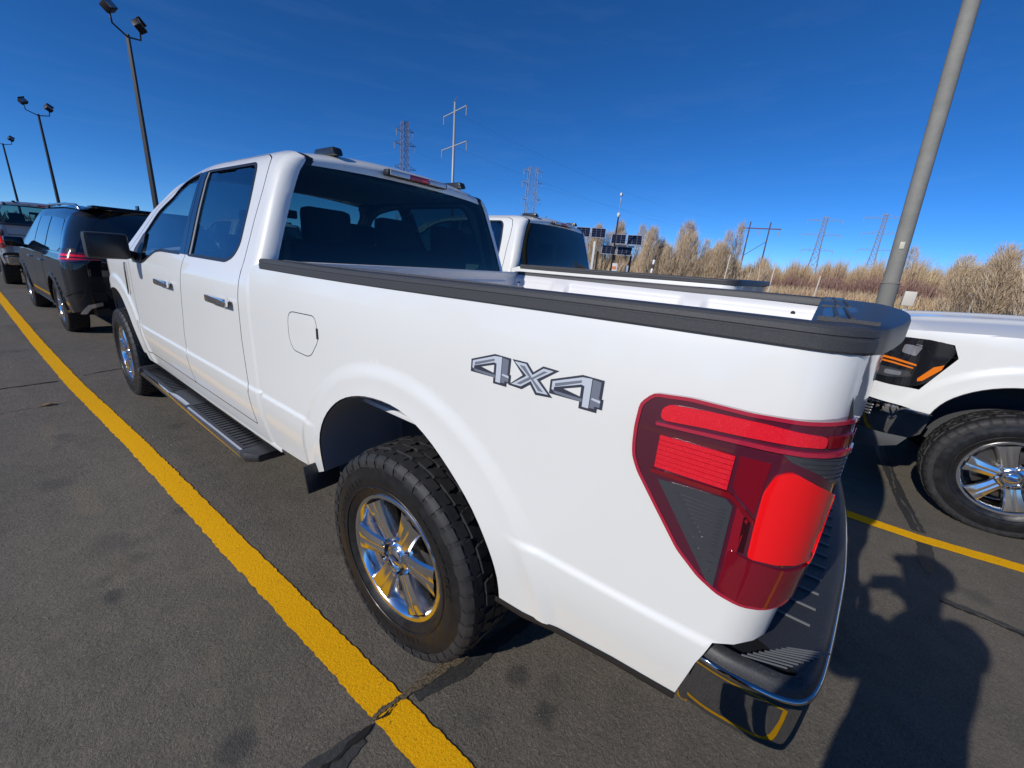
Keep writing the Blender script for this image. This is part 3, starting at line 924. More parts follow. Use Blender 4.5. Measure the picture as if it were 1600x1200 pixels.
    b = MB(); b.box((0, .966, 1.406), (1.78, .062, .012)); b.build('wall_top', BEDPAINT, fw_, bevel=.005)
    # ---- bumper
    PL = [(-.940, -.985), (-.958, -1.00), (-.966, -1.05), (-.962, -1.11), (-.952, -1.165), (-.925, -1.205), (-.865, -1.228), (-.76, -1.244), (-.58, -1.264), (-.38, -1.282), (-.15, -1.292), (0, -1.294)]
    PL = PL + [(-x, y) for x, y in PL[:-1][::-1]]
    sec = [(-.010, .704), (.000, .704), (.004, .699), (.004, .694), (.000, .690), (-.001, .67), (-.002, .64), (-.003, .60), (-.004, .565), (-.006, .542), (-.014, .530), (-.060, .526)]
    b = MB(); V = []; n = len(sec)
    # smooth the plan curve
    pc = []
    for i in range(len(PL) - 1):
        p0 = Vector(PL[max(0, i - 1)]); p1 = Vector(PL[i]); p2 = Vector(PL[i + 1]); p3 = Vector(PL[min(len(PL) - 1, i + 2)])
        for k in range(4):
            t = k / 4
            pc.append(.5 * ((2 * p1) + (p2 - p0) * t + (2 * p0 - 5 * p1 + 4 * p2 - p3) * t * t + (3 * p1 - p0 - 3 * p2 + p3) * t ** 3))
    pc.append(Vector(PL[-1]))
    nrm = []
    for i in range(len(pc)):
        d = (pc[min(i + 1, len(pc) - 1)] - pc[max(i - 1, 0)]).normalized(); nrm.append(Vector((d.y, -d.x)))
    if nrm[len(nrm) // 2].y > 0: nrm = [-q for q in nrm]
    for p, q in zip(pc, nrm):
        up_ = 0
        for dd, z in sec:
            dz = .020 * sst(.9, .97, abs(p.x)) * (1 if z < .6 else 0)
            V.append((p.x + q.x * dd, p.y + q.y * dd, z + dz))
    b.add(V, [(i * n + j, (i + 1) * n + j, (i + 1) * n + j + 1, i * n + j + 1) for i in range(len(pc) - 1) for j in range(n - 1)])
    bumper = b.build('rear_bumper', mat('dark_chrome', (.50, .505, .515), .04, 1.0), T, smooth=True, angle=60)
    for s in (-1, 1):
        b = MB(); b.box((s * .948, -1.002, .636), (.018, .026, .175)); b.build('end_strip', mat('dark_chrome', (.50, .505, .515), .04, 1.0), bumper, bevel=.007)
    # step pad on top
    b = MB(); V = []
    for p, q in zip(pc, nrm):
        inn = Vector((p.x * .90, max(p.y * .86, -1.10) if abs(p.x) > .5 else -1.115))
        if abs(p.x) > .93: inn = Vector((p.x - math.copysign(.03, p.x), p.y))
        V.append((p.x - q.x * .002, p.y - q.y * .002, .704)); V.append((p.x - q.x * .006, p.y - q.y * .006, .722)); V.append((p.x - q.x * .016, p.y - q.y * .016, .731)); V.append((p.x - q.x * .028, p.y - q.y * .028, .733)); V.append((inn.x, inn.y, .733))
    b.add(V, [(i * 5 + j, (i + 1) * 5 + j, (i + 1) * 5 + j + 1, i * 5 + j + 1) for i in range(len(pc) - 1) for j in range(4)])
    pad = b.build('step_pad', PLASTIC, bumper, smooth=True, angle=40)
    xx = -.74
    while xx < .75:
        yo = -1.0
        for i in range(len(pc) - 1):
            if pc[i].x <= xx <= pc[i + 1].x: yo = pc[i].y
        b = MB(); b.box((xx, (yo + .045 - 1.06) / 2, .7345), (.0045, abs(yo + .045 + 1.06), .005))
        b.build('tread_rib', mat('lit_rib_plastic', (.17, .175, .18), .35), pad)  # paler than the pad: light caught by the ribs put into colour
        xx += .068
    for k in range(9):
        for s in (-1, 1):
            b = MB(); a = Vector((s * (.935 - k * .011), -1.085 - .0095 * k, .7345)); c = Vector((s * (.905 - k * .013), -1.165 - .009 * k, .7345))
            dirv = (c - a).normalized() * .0; 
            b.tube([a, c], .0018, 4); b.build('tread_rib', mat('lit_rib_plastic', (.17, .175, .18), .35), pad)
    b = MB(); b.box((0, -1.09, .712), (1.84, .20, .012)); b.build('step_base', SATIN, bumper)
    b = MB(); b.box((0, -1.16, .60), (1.6, .12, .10)); b.build('bumper_beam', DARK, T)
    # ---- cab
    def cab_side(s):
        top = [(a, c) for a, c in EDGE]
        out = [(1.09, .455), (1.09, .60), (1.05, .78), (1.04, 1.40), (1.082, 1.7), (1.100, 1.86)] + top + APIL[1:] + [(3.52, 1.25), (3.46, 1.1), (3.44, .75), (3.43, .44), (3.0, .415), (2.0, .405), (1.4, .41)]
        g = .0035
        hole = [p for p in RDOOR[:12]] + FDOOR[8:]
        hole = rnd(hole, .012, 2)
        panel('cab_side', out, cabf, PAINT, T, s, holes=[inset(hole, -.0032)], step=.04, seam=SEAM, feat=True)
        rd = panel('rear_door', rnd(inset(RDOOR, .0032), .012, 2), cabf, PAINT, T, s, holes=[RWINr], step=.035, seam=SEAM, feat=True)
        fd = panel('front_door', rnd(inset(FDOOR, .0032), .012, 2), cabf, PAINT, T, s, holes=[FWINr], step=.035, seam=SEAM, feat=True)
        ring = [p for p in hole]
        panel('shut_line_shade', inset(hole, -.03), cabf, SEAM, T, s, holes=[inset(hole, .03)], step=.05, flange=0, off=-.018)  # dark sheet behind the door gaps, painted in place of shade
        for yy in (0,):
            panel('shut_line_shade', [(2.20, .54), (2.27, .54), (2.265, .87), (2.205, 1.09), (2.165, 1.23), (2.15, 1.34), (2.07, 1.34), (2.10, 1.2), (2.145, 1.07), (2.20, .86)], cabf, SEAM, T, s, step=.05, flange=0, off=-.018)
        for pp, WW in ((rd, RWINr), (fd, FWINr)):
            panel('window_seal', inset(WW, -.004), cabf, SATIN, pp, s, holes=[inset(WW, .014)], step=.04, flange=0, off=.0015)
            panel('side_window', inset(WW, -.004), cabf, SIDEGLASS if pp is rd else FRONTGLASS, pp, s, step=.06, flange=0, off=-.006)
        panel('pillar_trim', [(2.055, 1.378), (2.112, 1.378), (2.176, 1.6), (2.206, 1.80), (2.210, 1.880), (2.14, 1.880), (2.11, 1.65)], cabf, GLOSSBLACK, rd, s, step=.05, flange=.006, off=.004)
        panel('window_divider', [(2.012, 1.382), (2.040, 1.382), (2.095, 1.65), (2.128, 1.872), (2.105, 1.872), (2.07, 1.65)], cabf, mat('divider_grey', (.26, .25, .235), .4), rd, s, step=.05, flange=.006, off=.002)
        panel('pillar_trim', [(2.118, 1.378), (2.215, 1.378), (2.262, 1.876), (2.216, 1.880), (2.212, 1.80), (2.182, 1.6)], cabf, GLOSSBLACK, fd, s, step=.05, flange=.006, off=.004)
        panel('mirror_patch', rnd([(3.262, 1.268), (3.08, 1.266), (2.99, 1.275), (3.06, 1.40), (3.10, 1.49), (3.15, 1.475), (3.255, 1.37)], .02, 3), cabf, PLASTIC, fd, s, step=.05, flange=.006, off=.006)
        # handles
        for pp, y0, y1 in ((rd, 1.335, 1.605), (fd, 2.305, 2.565)):
            b = MB(); ym = (y0 + y1) / 2; q = cabp(ym, 1.175, s)
            b.box((q.x + s * .030, ym, 1.178), (.022, y1 - y0, .040)); b.box((q.x + s * .010, y0 + .045, 1.178), (.022, .03, .024)); b.box((q.x + s * .010, y1 - .035, 1.178), (.03, .02, .022))
            h = b.build('door_handle', CHROME, pp, bevel=.009)
            b = MB(); oval(b, (0, 0), .095, .042, 0, dome=0)
            V = [(q.x + s * .0015, ym + (v[1]) * 1.0, 1.175 + v[2]) for v in b.V]
            mesh('handle_cup', V, b.F, PAINT, pp)
        # mirror
        b = MB(); b.box((s * 1.135, 3.12, 1.375), (.235, .10, .180)); mo = b.build('door_mirror', PLASTIC, fd, bevel=.028)
        b = MB(); b.box((s * 1.135, 3.067, 1.375), (.20, .008, .150)); b.build('mirror_glass', mat('mirror_dark', (.03, .032, .036), .25, .3), mo, bevel=.003)
        b = MB(); b.tube([(s * .96, 3.17, 1.30), (s * 1.02, 3.15, 1.325), (s * 1.08, 3.13, 1.36)], [.034, .03, .034], 10); b.build('mirror_arm', PLASTIC, mo, smooth=True)
        # rocker underside closing + running board
        b = MB(); b.box((s * .86, 2.2, .44), (.16, 2.3, .05)); b.build('sill', PAINT, T, bevel=.02)
        y0, y1 = 1.33, 3.42
        b = MB(); b.box((s * .985, (y0 + y1) / 2, .345), (.118, y1 - y0, .045)); rb = b.build('running_board', mat('board_chrome', (.72, .73, .75), .12, 1.0), T, bevel=.010)
        b = MB(); b.box((s * .965, (y0 + y1) / 2, .3715), (.118, y1 - y0 - .015, .008)); b.build('tread_pad', PLASTIC, rb, bevel=.003)
        k = 0; yy = y0 + .05
        while yy < y1 - .04:
            if not (2.25 < yy < 2.62):
                b = MB(); b.box((s * .965, yy, .3775), (.088, .012, .006)); b.build('tread_rib', SATIN, rb)
            yy += .042
        b = MB(); b.box((s * 1.028, 2.43, .374), (.03, .36, .012)); b.build('bright_strip', mat('board_chrome', (.7, .7, .7), .12, 1.0), rb, bevel=.004)
        for yy, t in ((y0, -1), (y1, 1)):
            b = MB()
            pts = [(s * .87, 0, .315), (s * 1.040, 0, .320), (s * 1.050, 0, .345), (s * 1.042, 0, .376), (s * .89, 0, .380)]
            n5 = len(pts); V = []
            for f_, d_ in ((1, 0), (1, .06), (.80, .125)):
                for p in pts: V.append((s * (.955 + (abs(p[0]) - .955) * f_ - (0 if f_ == 1 else .03)), yy + t * d_, .346 + (p[2] - .346) * (f_ if f_ == 1 else .75)))
            F = [(i * n5 + j, i * n5 + (j + 1) % n5, (i + 1) * n5 + (j + 1) % n5, (i + 1) * n5 + j) for i in range(2) for j in range(n5)] + [tuple(range(n5)), tuple(range(2 * n5, 3 * n5))]
            b.add(V, F); b.build('end_cap', PLASTIC, rb, bevel=.006)
        for yy in (1.6, 2.4, 3.1):
            b = MB(); b.box((s * .80, yy, .36), (.36, .05, .03)); b.build('bracket', DARK, rb)
        # ---- front fender
        ff = lambda a, c: cabf(a, c)
        AF = ARCHF[::-1]
        out = [(3.442, .50)] + AF[0:] + [(WB + .53, .70), (WB + .555, .845), (WB + .43, 1.10), (WB + .47, 1.185), (WB + .60, 1.20), (WB + .3, 1.275), (3.9, 1.295), (3.62, 1.305), (3.41, 1.292), (3.388, 1.2), (3.412, 1.0), (3.398, .75), (3.385, .45), (3.44, .45)]
        fe = panel('front_fender', out, ff, PAINT, T, s, step=.035, seam=SEAM, feat=True)
        disp('fender_vent', cabf, rnd([(3.455, 1.245), (3.50, 1.245), (3.515, 1.18), (3.555, .99), (3.535, .98), (3.49, 1.02), (3.465, 1.16)], .012, 2), CHROME, fe, s, h=.010, off=.001)
        disp('vent_slot', cabf, [(3.475, 1.175), (3.496, 1.175), (3.53, 1.02), (3.515, 1.02)], GLOSSBLACK, fe, s, h=.002, off=.011)
        # mud flap
        b = MB(); b.box((s * .955, .60, .485), (.16, .012, .13), Matrix.Rotation(R(-14), 3, 'X')); b.build('mud_flap', PLASTIC, T, bevel=.004)
    both(cab_side)
    # fender lines: hood top
    def hood(u, v):
        x = -1 + 2 * u; y = 3.60 + v * 1.12
        W = .925 - .035 * v - .05 * v ** 4
        bowy = .10 * (1 - x * x) * (1 - v) * 1.2 + .16 * (1 - x * x) * v
        z = 1.298 + .085 * (1 - abs(x) ** 2.6) - .075 * v ** 1.6 - .05 * sst(.88, 1, v)
        z += .022 * (1 - sst(.0, .10, abs(abs(x) - .52))) * (1 - sst(.75, 1, v)) 
        z -= .012 * (1 - sst(.40, .50, abs(x))) 
        return (x * W, y + bowy, z)
    surf('hood', hood, 60, 30, PAINT, T)
    # cowl
    b = MB(); b.box((0, 3.63, 1.315), (1.6, .16, .03)); b.build('cowl', PLASTIC, T, bevel=.01)
    # ---- roof
    def eL(i): return cabp(EDGE[i][0], EDGE[i][1], -1)
    nE = len(EDGE); st = []
    for i in range(nE):
        p = eL(i)
        st.append((abs(p.x) - .038, p.y, p.z + .002))
    crown = [.016, .022, .032, .044, .050, .052, .052, .050, .044, .032]
    bowr = [.030, .034, .030, .018, 0, 0, 0, 0, -.03, -.06]
    NU = 40; V = []
    for i in range(nE):
        for k in range(NU + 1):
            u = -1 + 2 * k / NU
            V.append((u * st[i][0], st[i][1] - bowr[i] * (1 - u * u), st[i][2] + crown[i] * (1 - abs(u) ** 2.4)))
    F = [(i * (NU + 1) + k, i * (NU + 1) + k + 1, (i + 1) * (NU + 1) + k + 1, (i + 1) * (NU + 1) + k) for i in range(nE - 1) for k in range(NU)]
    roof = mesh('roof', V, F, PAINT, T, True)
    md = roof.modifiers.new('sub', 'SUBSURF'); md.levels = 1; md.render_levels = 2; md.boundary_smooth = 'PRESERVE_CORNERS'
    for s in (-1, 1):
        V = []
        for i in range(nE):
            p = cabp(EDGE[i][0], EDGE[i][1], s)
            x0, x1 = abs(p.x) + .003, st[i][0] - .003
            V += [(s * x0, p.y, p.z - .002), (s * (x0 + x1) / 2, p.y, p.z + .001), (s * x1, p.y, st[i][2] - .002)]
        F = [(i * 3 + j, i * 3 + j + 1, (i + 1) * 3 + j + 1, (i + 1) * 3 + j) for i in range(nE - 1) for j in range(2)]
        mesh('roof_ditch_strip', V, F, SATIN, roof, True)
        b = MB()
        b.add([(s * (.47 + dx), 1.27 + dy * f_, 1.955 + z_) for z_, f_ in ((0, 1.0), (.042, .82)) for dx, dy in ((-.03, -.11), (.03, -.11), (.03, .11), (-.03, .11))], [(0, 1, 2, 3), (4, 5, 6, 7), (0, 1, 5, 4), (1, 2, 6, 5), (2, 3, 7, 6), (3, 0, 4, 7)]); b.build('roof_marker', mat('marker_black', (.02, .022, .026), .3, 0, .3), roof, bevel=.016)
    b = MB(); b.tube([(.2, 1.5, 2.0), (.2, 1.48, 2.05)], .004, 6); b.build('roof_aerial', SATIN, roof)
    # third brake lamp
    b = MB()
    yl = st[1][1] - .034 - .010
    hb = rbox('high_brake_lamp', (0, 1.098, 1.922), (.46, .05, .036), SATIN, T, .012)
    for xa, xb, M_ in ((-.215, -.075, mat('brake_clear', (.55, .56, .60), .15, .2, 1.0)), (-.072, .072, mat('brake_red', (.45, .01, .02), .15, 0, 1.0)), (.075, .215, mat('brake_clear', (.55, .56, .60), .15, .2, 1.0))):
        rbox('lamp_lens', ((xa + xb) / 2, 1.073, 1.922), (xb - xa, .008, .028), M_, hb, .004)
    rbox('lamp_lens', (.03, 1.0685, 1.921), (.05, .004, .018), BRIGHTRED, hb, .0015)
    # rear window and cab back
    def rg(u, v):
        vv_ = 1.385 + v * (1.895 - 1.385)
        p = cabp(1.040 + .064 * v, vv_, -1)
        x = -1 + 2 * u
        return (x * (abs(p.x) + .002), p.y - (.028 * (1 - x * x)) + .004, p.z + .014 * v * (1 - abs(x) ** 2.4))
    surf('rear_window', rg, 30, 14, PRIVACY, T)
    def rband(u, v):
        q = rg(u, 0); return (q[0], q[1] - .003, 1.375 + v * .03)
    surf('window_seal', rband, 20, 1, SATIN, T, flip=True)
    def rb_(u, v):
        q = rg(u, 0); return (q[0], q[1] + .006, .55 + v * (1.385 - .55))
    surf('cab_back_panel', rb_, 20, 4, PAINT, T, flip=True)
    # windscreen
    nA = len(APIL); V = []
    for i in range(nA):
        p = cabp(APIL[i][0], APIL[i][1], -1)
        for k in range(21):
            u = -1 + k / 10
            V.append((u * (abs(p.x) - .01), p.y + (.06 + .02 * i) * (1 - u * u), p.z + (.030 * (1 - i / (nA - 1))) * (1 - abs(u) ** 2.4)))
    F = [(i * 21 + k, i * 21 + k + 1, (i + 1) * 21 + k + 1, (i + 1) * 21 + k) for i in range(nA - 1) for k in range(20)]
    mesh('windscreen', V, F, CLEAR, T, True)
    # ---- interior
    b = MB(); b.box((0, 1.95, 1.90), (1.15, 1.2, .02)); b.build('headliner', HEADLINER, T)
    b = MB(); b.box((0, 2.3, .62), (1.7, 2.5, .03)); b.box((0, 1.20, .95), (1.55, .06, .75)); b.build('cabin_floor', INTERIOR, T)
    for sx in (-1, 1):
        b = MB(); b.box((sx * .90, 2.3, 1.02), (.03, 2.4, .62)); b.build('door_lining', INTERIOR, T)
    def seat(x, y, wd, nh):
        b = MB(); b.box((x, y + .05, .88), (wd, .52, .16)); b.box((x, y - .22, 1.22), (wd * .96, .14, .60), Matrix.Rotation(R(10), 3, 'X'))
        se = b.build('seat', FABRIC, T, bevel=.04)
        for k in range(nh):
            hx = x + (k - (nh - 1) / 2) * wd / max(1, nh) * 1.0
            rbox('headrest', (hx, y - .30, 1.60), (.27, .10, .19), FABRIC, se, .035)
    seat(-.40, 2.65, .54, 1); seat(.40, 2.65, .54, 1); seat(0, 1.62, 1.42, 3)
    b = MB(); b.box((0, 3.42, 1.20), (1.5, .36, .20)); b.box((0, 3.1, .85), (.3, .6, .45)); b.build('dashboard', INTERIOR, T, bevel=.04)
    b = MB(); b.lathe([(.18, -.012), (.192, 0), (.18, .012), (.168, 0)], 28, 'y', mi=0, closed=True)
    b.box((0, 0, 0), (.34, .02, .03)); b.box((0, 0, -.09), (.03, .02, .18))
    V = [Matrix.Rotation(R(-22), 3, 'X') @ Vector(v) + Vector((-.40, 3.12, 1.22)) for v in b.V]
    mesh('steering_wheel', V, b.F, SATIN, T, True)
    rbox('rear_view_mirror', (0, 2.90, 1.74), (.25, .04, .07), SATIN, T, .012)
    # ---- front end
    for s in (-1, 1):
        HL = [(4.435, 1.155), (4.50, .93), (4.565, .862), (4.70, .852), (4.86, .86), (4.93, .90), (4.93, 1.14), (4.80, 1.19), (4.50, 1.195)]
        def nosef(a, c):
            # side surface continuing round the front corner
            y0 = 4.62; Rn = .26
            if a <= y0: q = cabf(a, min(c, 1.29)); return (q[0], a, c)
            t = (a - y0) / Rn
            w0 = cabf(y0, min(c, 1.29))[0]
            if t <= 1.15: return (w0 - Rn * (1 - math.cos(t)), y0 + Rn * math.sin(t) - .06 * max(0, c - 1.05), c)
            return (w0 - Rn * (1 - math.cos(1.15)) - (t - 1.15) * Rn * .93, y0 + Rn * math.sin(1.15) + (t - 1.15) * Rn * .36 - .06 * max(0, c - 1.05), c)
        HL = rnd(HL, .045, 4)
        hl = panel('headlamp', HL, nosef, mat('headlamp_black', (.012, .013, .016), .06, 0, 1.0), T, s, step=.025, flange=.012, off=.007)
        disp('amber_strip', nosef, [(4.885, 1.040), (4.885, 1.054), (4.72, 1.044), (4.60, 1.020), (4.60, 1.008), (4.72, 1.028)], AMBER, hl, s, h=.004, off=.008)
        disp('amber_strip', nosef, [(4.885, 1.014), (4.885, 1.025), (4.72, 1.015), (4.61, .995), (4.61, .986), (4.72, 1.003)], AMBER, hl, s, h=.004, off=.008)
        disp('side_marker', nosef, [(4.470, 1.045), (4.475, 1.010), (4.545, .915), (4.568, .905), (4.572, .925), (4.515, 1.02)], AMBER, hl, s, h=.003, off=.008)
        disp('projector_lens', nosef, rnd([(4.62, 1.075), (4.70, 1.09), (4.70, 1.15), (4.60, 1.145)], .015, 3), CLEARLENS, hl, s, h=.002, off=.008)
        disp('projector_lens', nosef, rnd([(4.74, 1.085), (4.84, 1.10), (4.84, 1.155), (4.74, 1.155)], .02, 3), mat('projector_dark', (.12, .12, .13), .1, .6), hl, s, h=.002, off=.008)
        disp('lamp_bezel', nosef, rnd([(4.60, .93), (4.72, .90), (4.86, .91), (4.86, .975), (4.62, .965)], .02, 3), mat('projector_dark', (.12, .12, .13), .1, .6), hl, s, h=.003, off=.008)
        disp('projector_lens', nosef, rnd([(4.66, .925), (4.75, .92), (4.75, .955), (4.66, .955)], .012, 3), CLEARLENS, hl, s, h=.004, off=.011)
        disp('chrome_fin', nosef, [(4.545, 1.10), (4.60, 1.155), (4.66, 1.16), (4.60, 1.145)], CHROME, hl, s, h=.003, off=.008)
        # white corner below and above the lamp
        c1 = [(WB + .53, .70), (WB + .555, .848), (4.70, .846), (4.93, .856), (5.08, .856), (5.08, .735), (4.9, .728), (4.6, .712)]
        panel('front_corner_panel', c1, nosef, PAINT, T, s, step=.035)
        c2 = [(WB + .475, 1.19), (4.50, 1.2), (4.82, 1.196), (4.95, 1.16), (5.06, 1.14), (5.06, 1.23), (4.9, 1.235), (4.7, 1.25), (WB + .3, 1.28), (4.40, 1.24)]
        panel('nose_panel', c2, nosef, PAINT, T, s, step=.035)
        # bumper (side wing)
        disp('bumper_highlight', nosef, [(4.45, .694), (4.60, .699), (4.9, .716), (4.9, .708), (4.6, .690), (4.455, .684)], CHROME, T, s, h=.005, off=.020)
        BP = [(4.435, .700), (4.60, .705), (4.9, .722), (5.30, .735), (5.68, .735), (5.68, .52), (5.3, .505), (4.9, .495), (4.62, .49), (4.50, .50), (4.455, .545)]
        panel('front_bumper', BP, nosef, mat('bumper_chrome', (.50, .51, .53), .05, 1.0), T, s, step=.04, off=.018, flange=.03)
        BL = [(4.50, .505), (4.65, .488), (4.9, .49), (5.68, .50), (5.68, .35), (4.9, .33), (4.66, .34), (4.54, .41)]
        panel('bumper_valance', BL, nosef, mat('valance_grey', (.11, .115, .12), .6), T, s, step=.05, off=.006, flange=.03)
        b = MB()
        for k in range(4):
            disp('vent_rib', nosef, [(4.74, .60 + k * .022), (4.74, .609 + k * .022), (4.83, .612 + k * .022), (4.83, .603 + k * .022)], mat('rib_grey', (.2, .2, .21), .3, .5), T, s, h=.004, off=.019)
    b = MB(); b.box((0, 4.93, 1.0), (1.20, .06, .34)); gr = b.build('grille', GLOSSBLACK, T, bevel=.02)
    for k in range(4): rbox('grille_bar', (0, 4.967, .89 + k * .075), (1.15, .02, .022), CHROME, gr, .005)
    b = MB(); b.box((0, 4.72, .80), (1.5, .35, .5)); b.build('front_core', DARK, T)
    # ---- chassis, axles, exhaust
    b = MB()
    for sx in (-.45, .45): b.box((sx, 1.9, .58), (.09, 6.0, .14))
    b.box((0, 2.3, .52), (1.5, 2.2, .08)); b.tube([(-.75, 0, .40), (.75, 0, .40)], .05, 10); b.tube([(-.75, WB, .40), (.75, WB, .40)], .04, 10)
    b.box((0, .0, .40), (.26, .26, .24)); b.box((0, .0, .82), (1.3, 2.1, .06)); b.box((0, 3.9, .85), (1.1, 1.2, .6))
    b.build('chassis', DARK, T)
    b = MB(); b.tube([(.5, .6, .42), (.62, -.3, .5), (.66, -.9, .48), (.80, -1.15, .46)], .035, 10); b.build('exhaust_pipe', ALU, T, smooth=True)
    for y in (0, WB):
        for s in (-1, 1):
            b = MB(); b.box((s * .60, y, .70), (.04, .9, .5)); b.build('inner_wing', mat('inner_wing_grey', (.05, .052, .056), .8), T)
    wheel(T, 0, -1, 0); wheel(T, 0, 1, .4); wheel(T, WB, -1, R(15)); wheel(T, WB, 1, .2)
    return T
TRUCK = build_truck()

# ------------------------------------------------------------------ the other pickups
def place(label, loc, rz=0, swap=None, src=None):
    c = (src or TRUCK).copy(); COL.objects.link(c); c.parent = None
    c.location = loc; c.rotation_euler = (0, 0, rz)
    c['label'] = label
    for ch in list((src or TRUCK).children): copy_tree(ch, c, swap)
    return c
TB = place('white crew cab pickup parked beyond the nearest one, its dark rear window and bed showing', (2.85, .66, .05), 0, {'privacy_glass': PRIVACY2})
TC = place('white pickup at the right edge, its orange-lit black headlamp and front wheel showing', (3.075, -6.27, 0), R(0))
TB_ = None
TD = place('silver grey pickup at the far left edge, parked ahead of the black SUV', (-.22, 15.05, 0), 0, {'white_car_paint': SILVER})
TE = place('white pickup parked behind the photographer, out of the picture', (.35, -9.6, 0), 0)
TF = place('white pickup parked ahead of the second white pickup, nose out of sight', (3.0, 9.0, 0), 0)

# ------------------------------------------------------------------ black SUV
_suvw = pchip([.28, .36, .50, .70, .90, 1.05, 1.12, 1.20, 1.40, 1.58, 1.68, 1.74, 1.80], [.90, .935, .958, .965, .968, .955, .930, .905, .840, .770, .715, .640, .50])
def suvf(s, v):
    """local: y forward from the rear axle; the side wraps round both ends"""
    yr = -.80 + .10 * (1 - sst(.3, .9, v)) * 0 + .20 * sst(1.05, 1.75, v)
    yf = 3.45 - .30 * sst(.8, 1.1, v)
    Rr = .24
    w = _suvw(v)
    for cy in (0, 2.90):
        r = math.hypot(s - cy, v - .38); w += .018 * (1 - sst(.42, .48, r))
    w -= .05 * sst(2.9, 3.6, s) + .04 * sst(1.2, 2.9, s) * sst(1.1, 1.7, v)
    z = v
    z -= .10 * (max(0, s - 1.6) / 1.6) ** 2 * sst(1.3, 1.75, v) + .05 * (max(0, .4 - s) / 1.2) ** 2 * sst(1.3, 1.75, v)
    if s >= yr:
        return (w, s, z)
    a = (yr - s) / Rr
    if a <= PI / 2: return (w - Rr * (1 - math.cos(a)), yr - Rr * math.sin(a), z)
    return (w - Rr - (yr - s - Rr * PI / 2), yr - Rr, z)
def build_suv():
    T = empty('suv', (-.09, 7.72, 0), R(1.6), label='black SUV with silver roof rails parked ahead of the nearest white pickup', cat='SUV')
    CLAD = mat('suv_cladding', (.018, .018, .019), .5)
    def arch(cy, r0_=.400, r1_=.43):
        return [(cy + r0_ * math.cos(t) , .36 + r1_ * math.sin(t)) for t in [PI - PI * k / 16 for k in range(17)]]
    for s in (-1, 1):
        A0, A1 = arch(0), arch(2.90)
        body = [(-1.30, .46), (-.95, .40), (-.42, .32)] + A0 + [(.45, .28), (2.45, .28)] + A1 + [(3.35, .34), (3.55, .50), (3.60, .85), (3.42, 1.00), (2.9, 1.06), (2.25, 1.10), (-.2, 1.13), (-.75, 1.12), (-1.30, 1.10)]
        d1 = [(.62, .40), (.60, .9), (.45, 1.06), (.40, 1.10), (1.42, 1.105), (1.42, .40)]
        d2 = [(1.43, .40), (1.43, 1.105), (2.38, 1.09), (2.44, .8), (2.42, .40)]
        panel('body_side', body, suvf, BLACKPAINT, T, s, step=.06)
        for nm, d in (('rear_door', d1), ('front_door', d2)):
            dd = panel(nm, rnd(d, .03, 2), suvf, BLACKPAINT, T, s, step=.07, off=.0015, flange=.01)
            y0 = .50 if nm == 'rear_door' else 1.50
            q = suvf(y0 + .12, .98); b = MB(); b.box((s * (q[0] + .02), y0 + .12, .98), (.02, .20, .03)); b.build('door_handle', CHROME, dd, bevel=.006)
        panel('lower_cladding', [(.44, .285), (.46, .40), (2.46, .40), (2.48, .285)], suvf, CLAD, T, s, step=.08, off=.004)
        panel('sill_trim', [(.48, .30), (.48, .33), (2.42, .33), (2.42, .30)], suvf, CHROME, T, s, step=.08, off=.010)
        for cy in (0, 2.9):
            ring = arch(cy, .40, .43); ring2 = arch(cy, .455, .485)
            panel('arch_trim', ring + ring2[::-1], suvf, CLAD, T, s, step=.06, off=.006)
        # greenhouse: pillars + glass
        gh = [(-1.30, 1.11), (-.75, 1.12), (2.25, 1.10), (2.75, 1.06), (2.35, 1.30), (1.95, 1.58), (1.75, 1.70), (1.5, 1.78), (-.9, 1.78), (-1.0, 1.70), (-1.05, 1.5), (-1.16, 1.3)]
        panel('upper_side', gh, suvf, BLACKPAINT, T, s, step=.06)
        for g in ([(1.40, 1.135), (1.38, 1.60), (1.66, 1.60), (1.92, 1.46), (2.28, 1.20), (2.36, 1.125)], [(.44, 1.145), (.48, 1.60), (1.32, 1.605), (1.34, 1.135)], [(-.66, 1.21), (-.46, 1.58), (.40, 1.60), (.36, 1.148), (-.5, 1.155)]):
            panel('side_window', rnd(g, .035, 3), suvf, mat('suv_glass', (.012, .016, .020), .02, 0, 1.0, 1.0), T, s, step=.08, off=.004, flange=.006)
        panel('quarter_glass', rnd([(-.64, 1.20), (-.50, 1.60), (-.62, 1.66), (-1.02, 1.66), (-1.04, 1.5), (-1.12, 1.22)], .03, 3), suvf, mat('suv_glass', (.012, .016, .020), .02, 0, 1.0, 1.0), T, s, step=.06, off=.003, flange=.006)
        panel('chrome_strip', [(-.70, 1.128), (-.70, 1.142), (2.38, 1.115), (2.38, 1.10)], suvf, CHROME, T, s, step=.08, off=.006, flange=.006)
        b = MB(); pth = []
        for y in (1.75, 1.6, 1.0, .3, -.4, -.62):
            q = suvf(y, 1.735); pth.append((s * (q[0] - .02), y, q[2] + (.055 if -.5 < y < 1.7 else .0)))
        b.tube(pth, .016, 8); b.build('roof_rail', ALU, T, smooth=True)
        TL = [(-.70, 1.09), (-.76, 1.16), (-1.10, 1.17), (-1.30, 1.15), (-1.30, 1.08), (-1.1, 1.065), (-.95, 1.04), (-.80, 1.045)]
        tl = panel('tail_lamp', rnd(TL, .015, 2), suvf, REDFRAME, T, s, step=.05, off=.008)
        disp('lamp_bar', suvf, [(-.75, 1.11), (-.76, 1.138), (-1.28, 1.135), (-1.28, 1.11)], BRIGHTRED, tl, s, h=.003, off=.009)
        disp('lamp_bar', suvf, [(-.82, 1.065), (-.81, 1.085), (-1.27, 1.092), (-1.25, 1.082)], BRIGHTRED, tl, s, h=.003, off=.009)
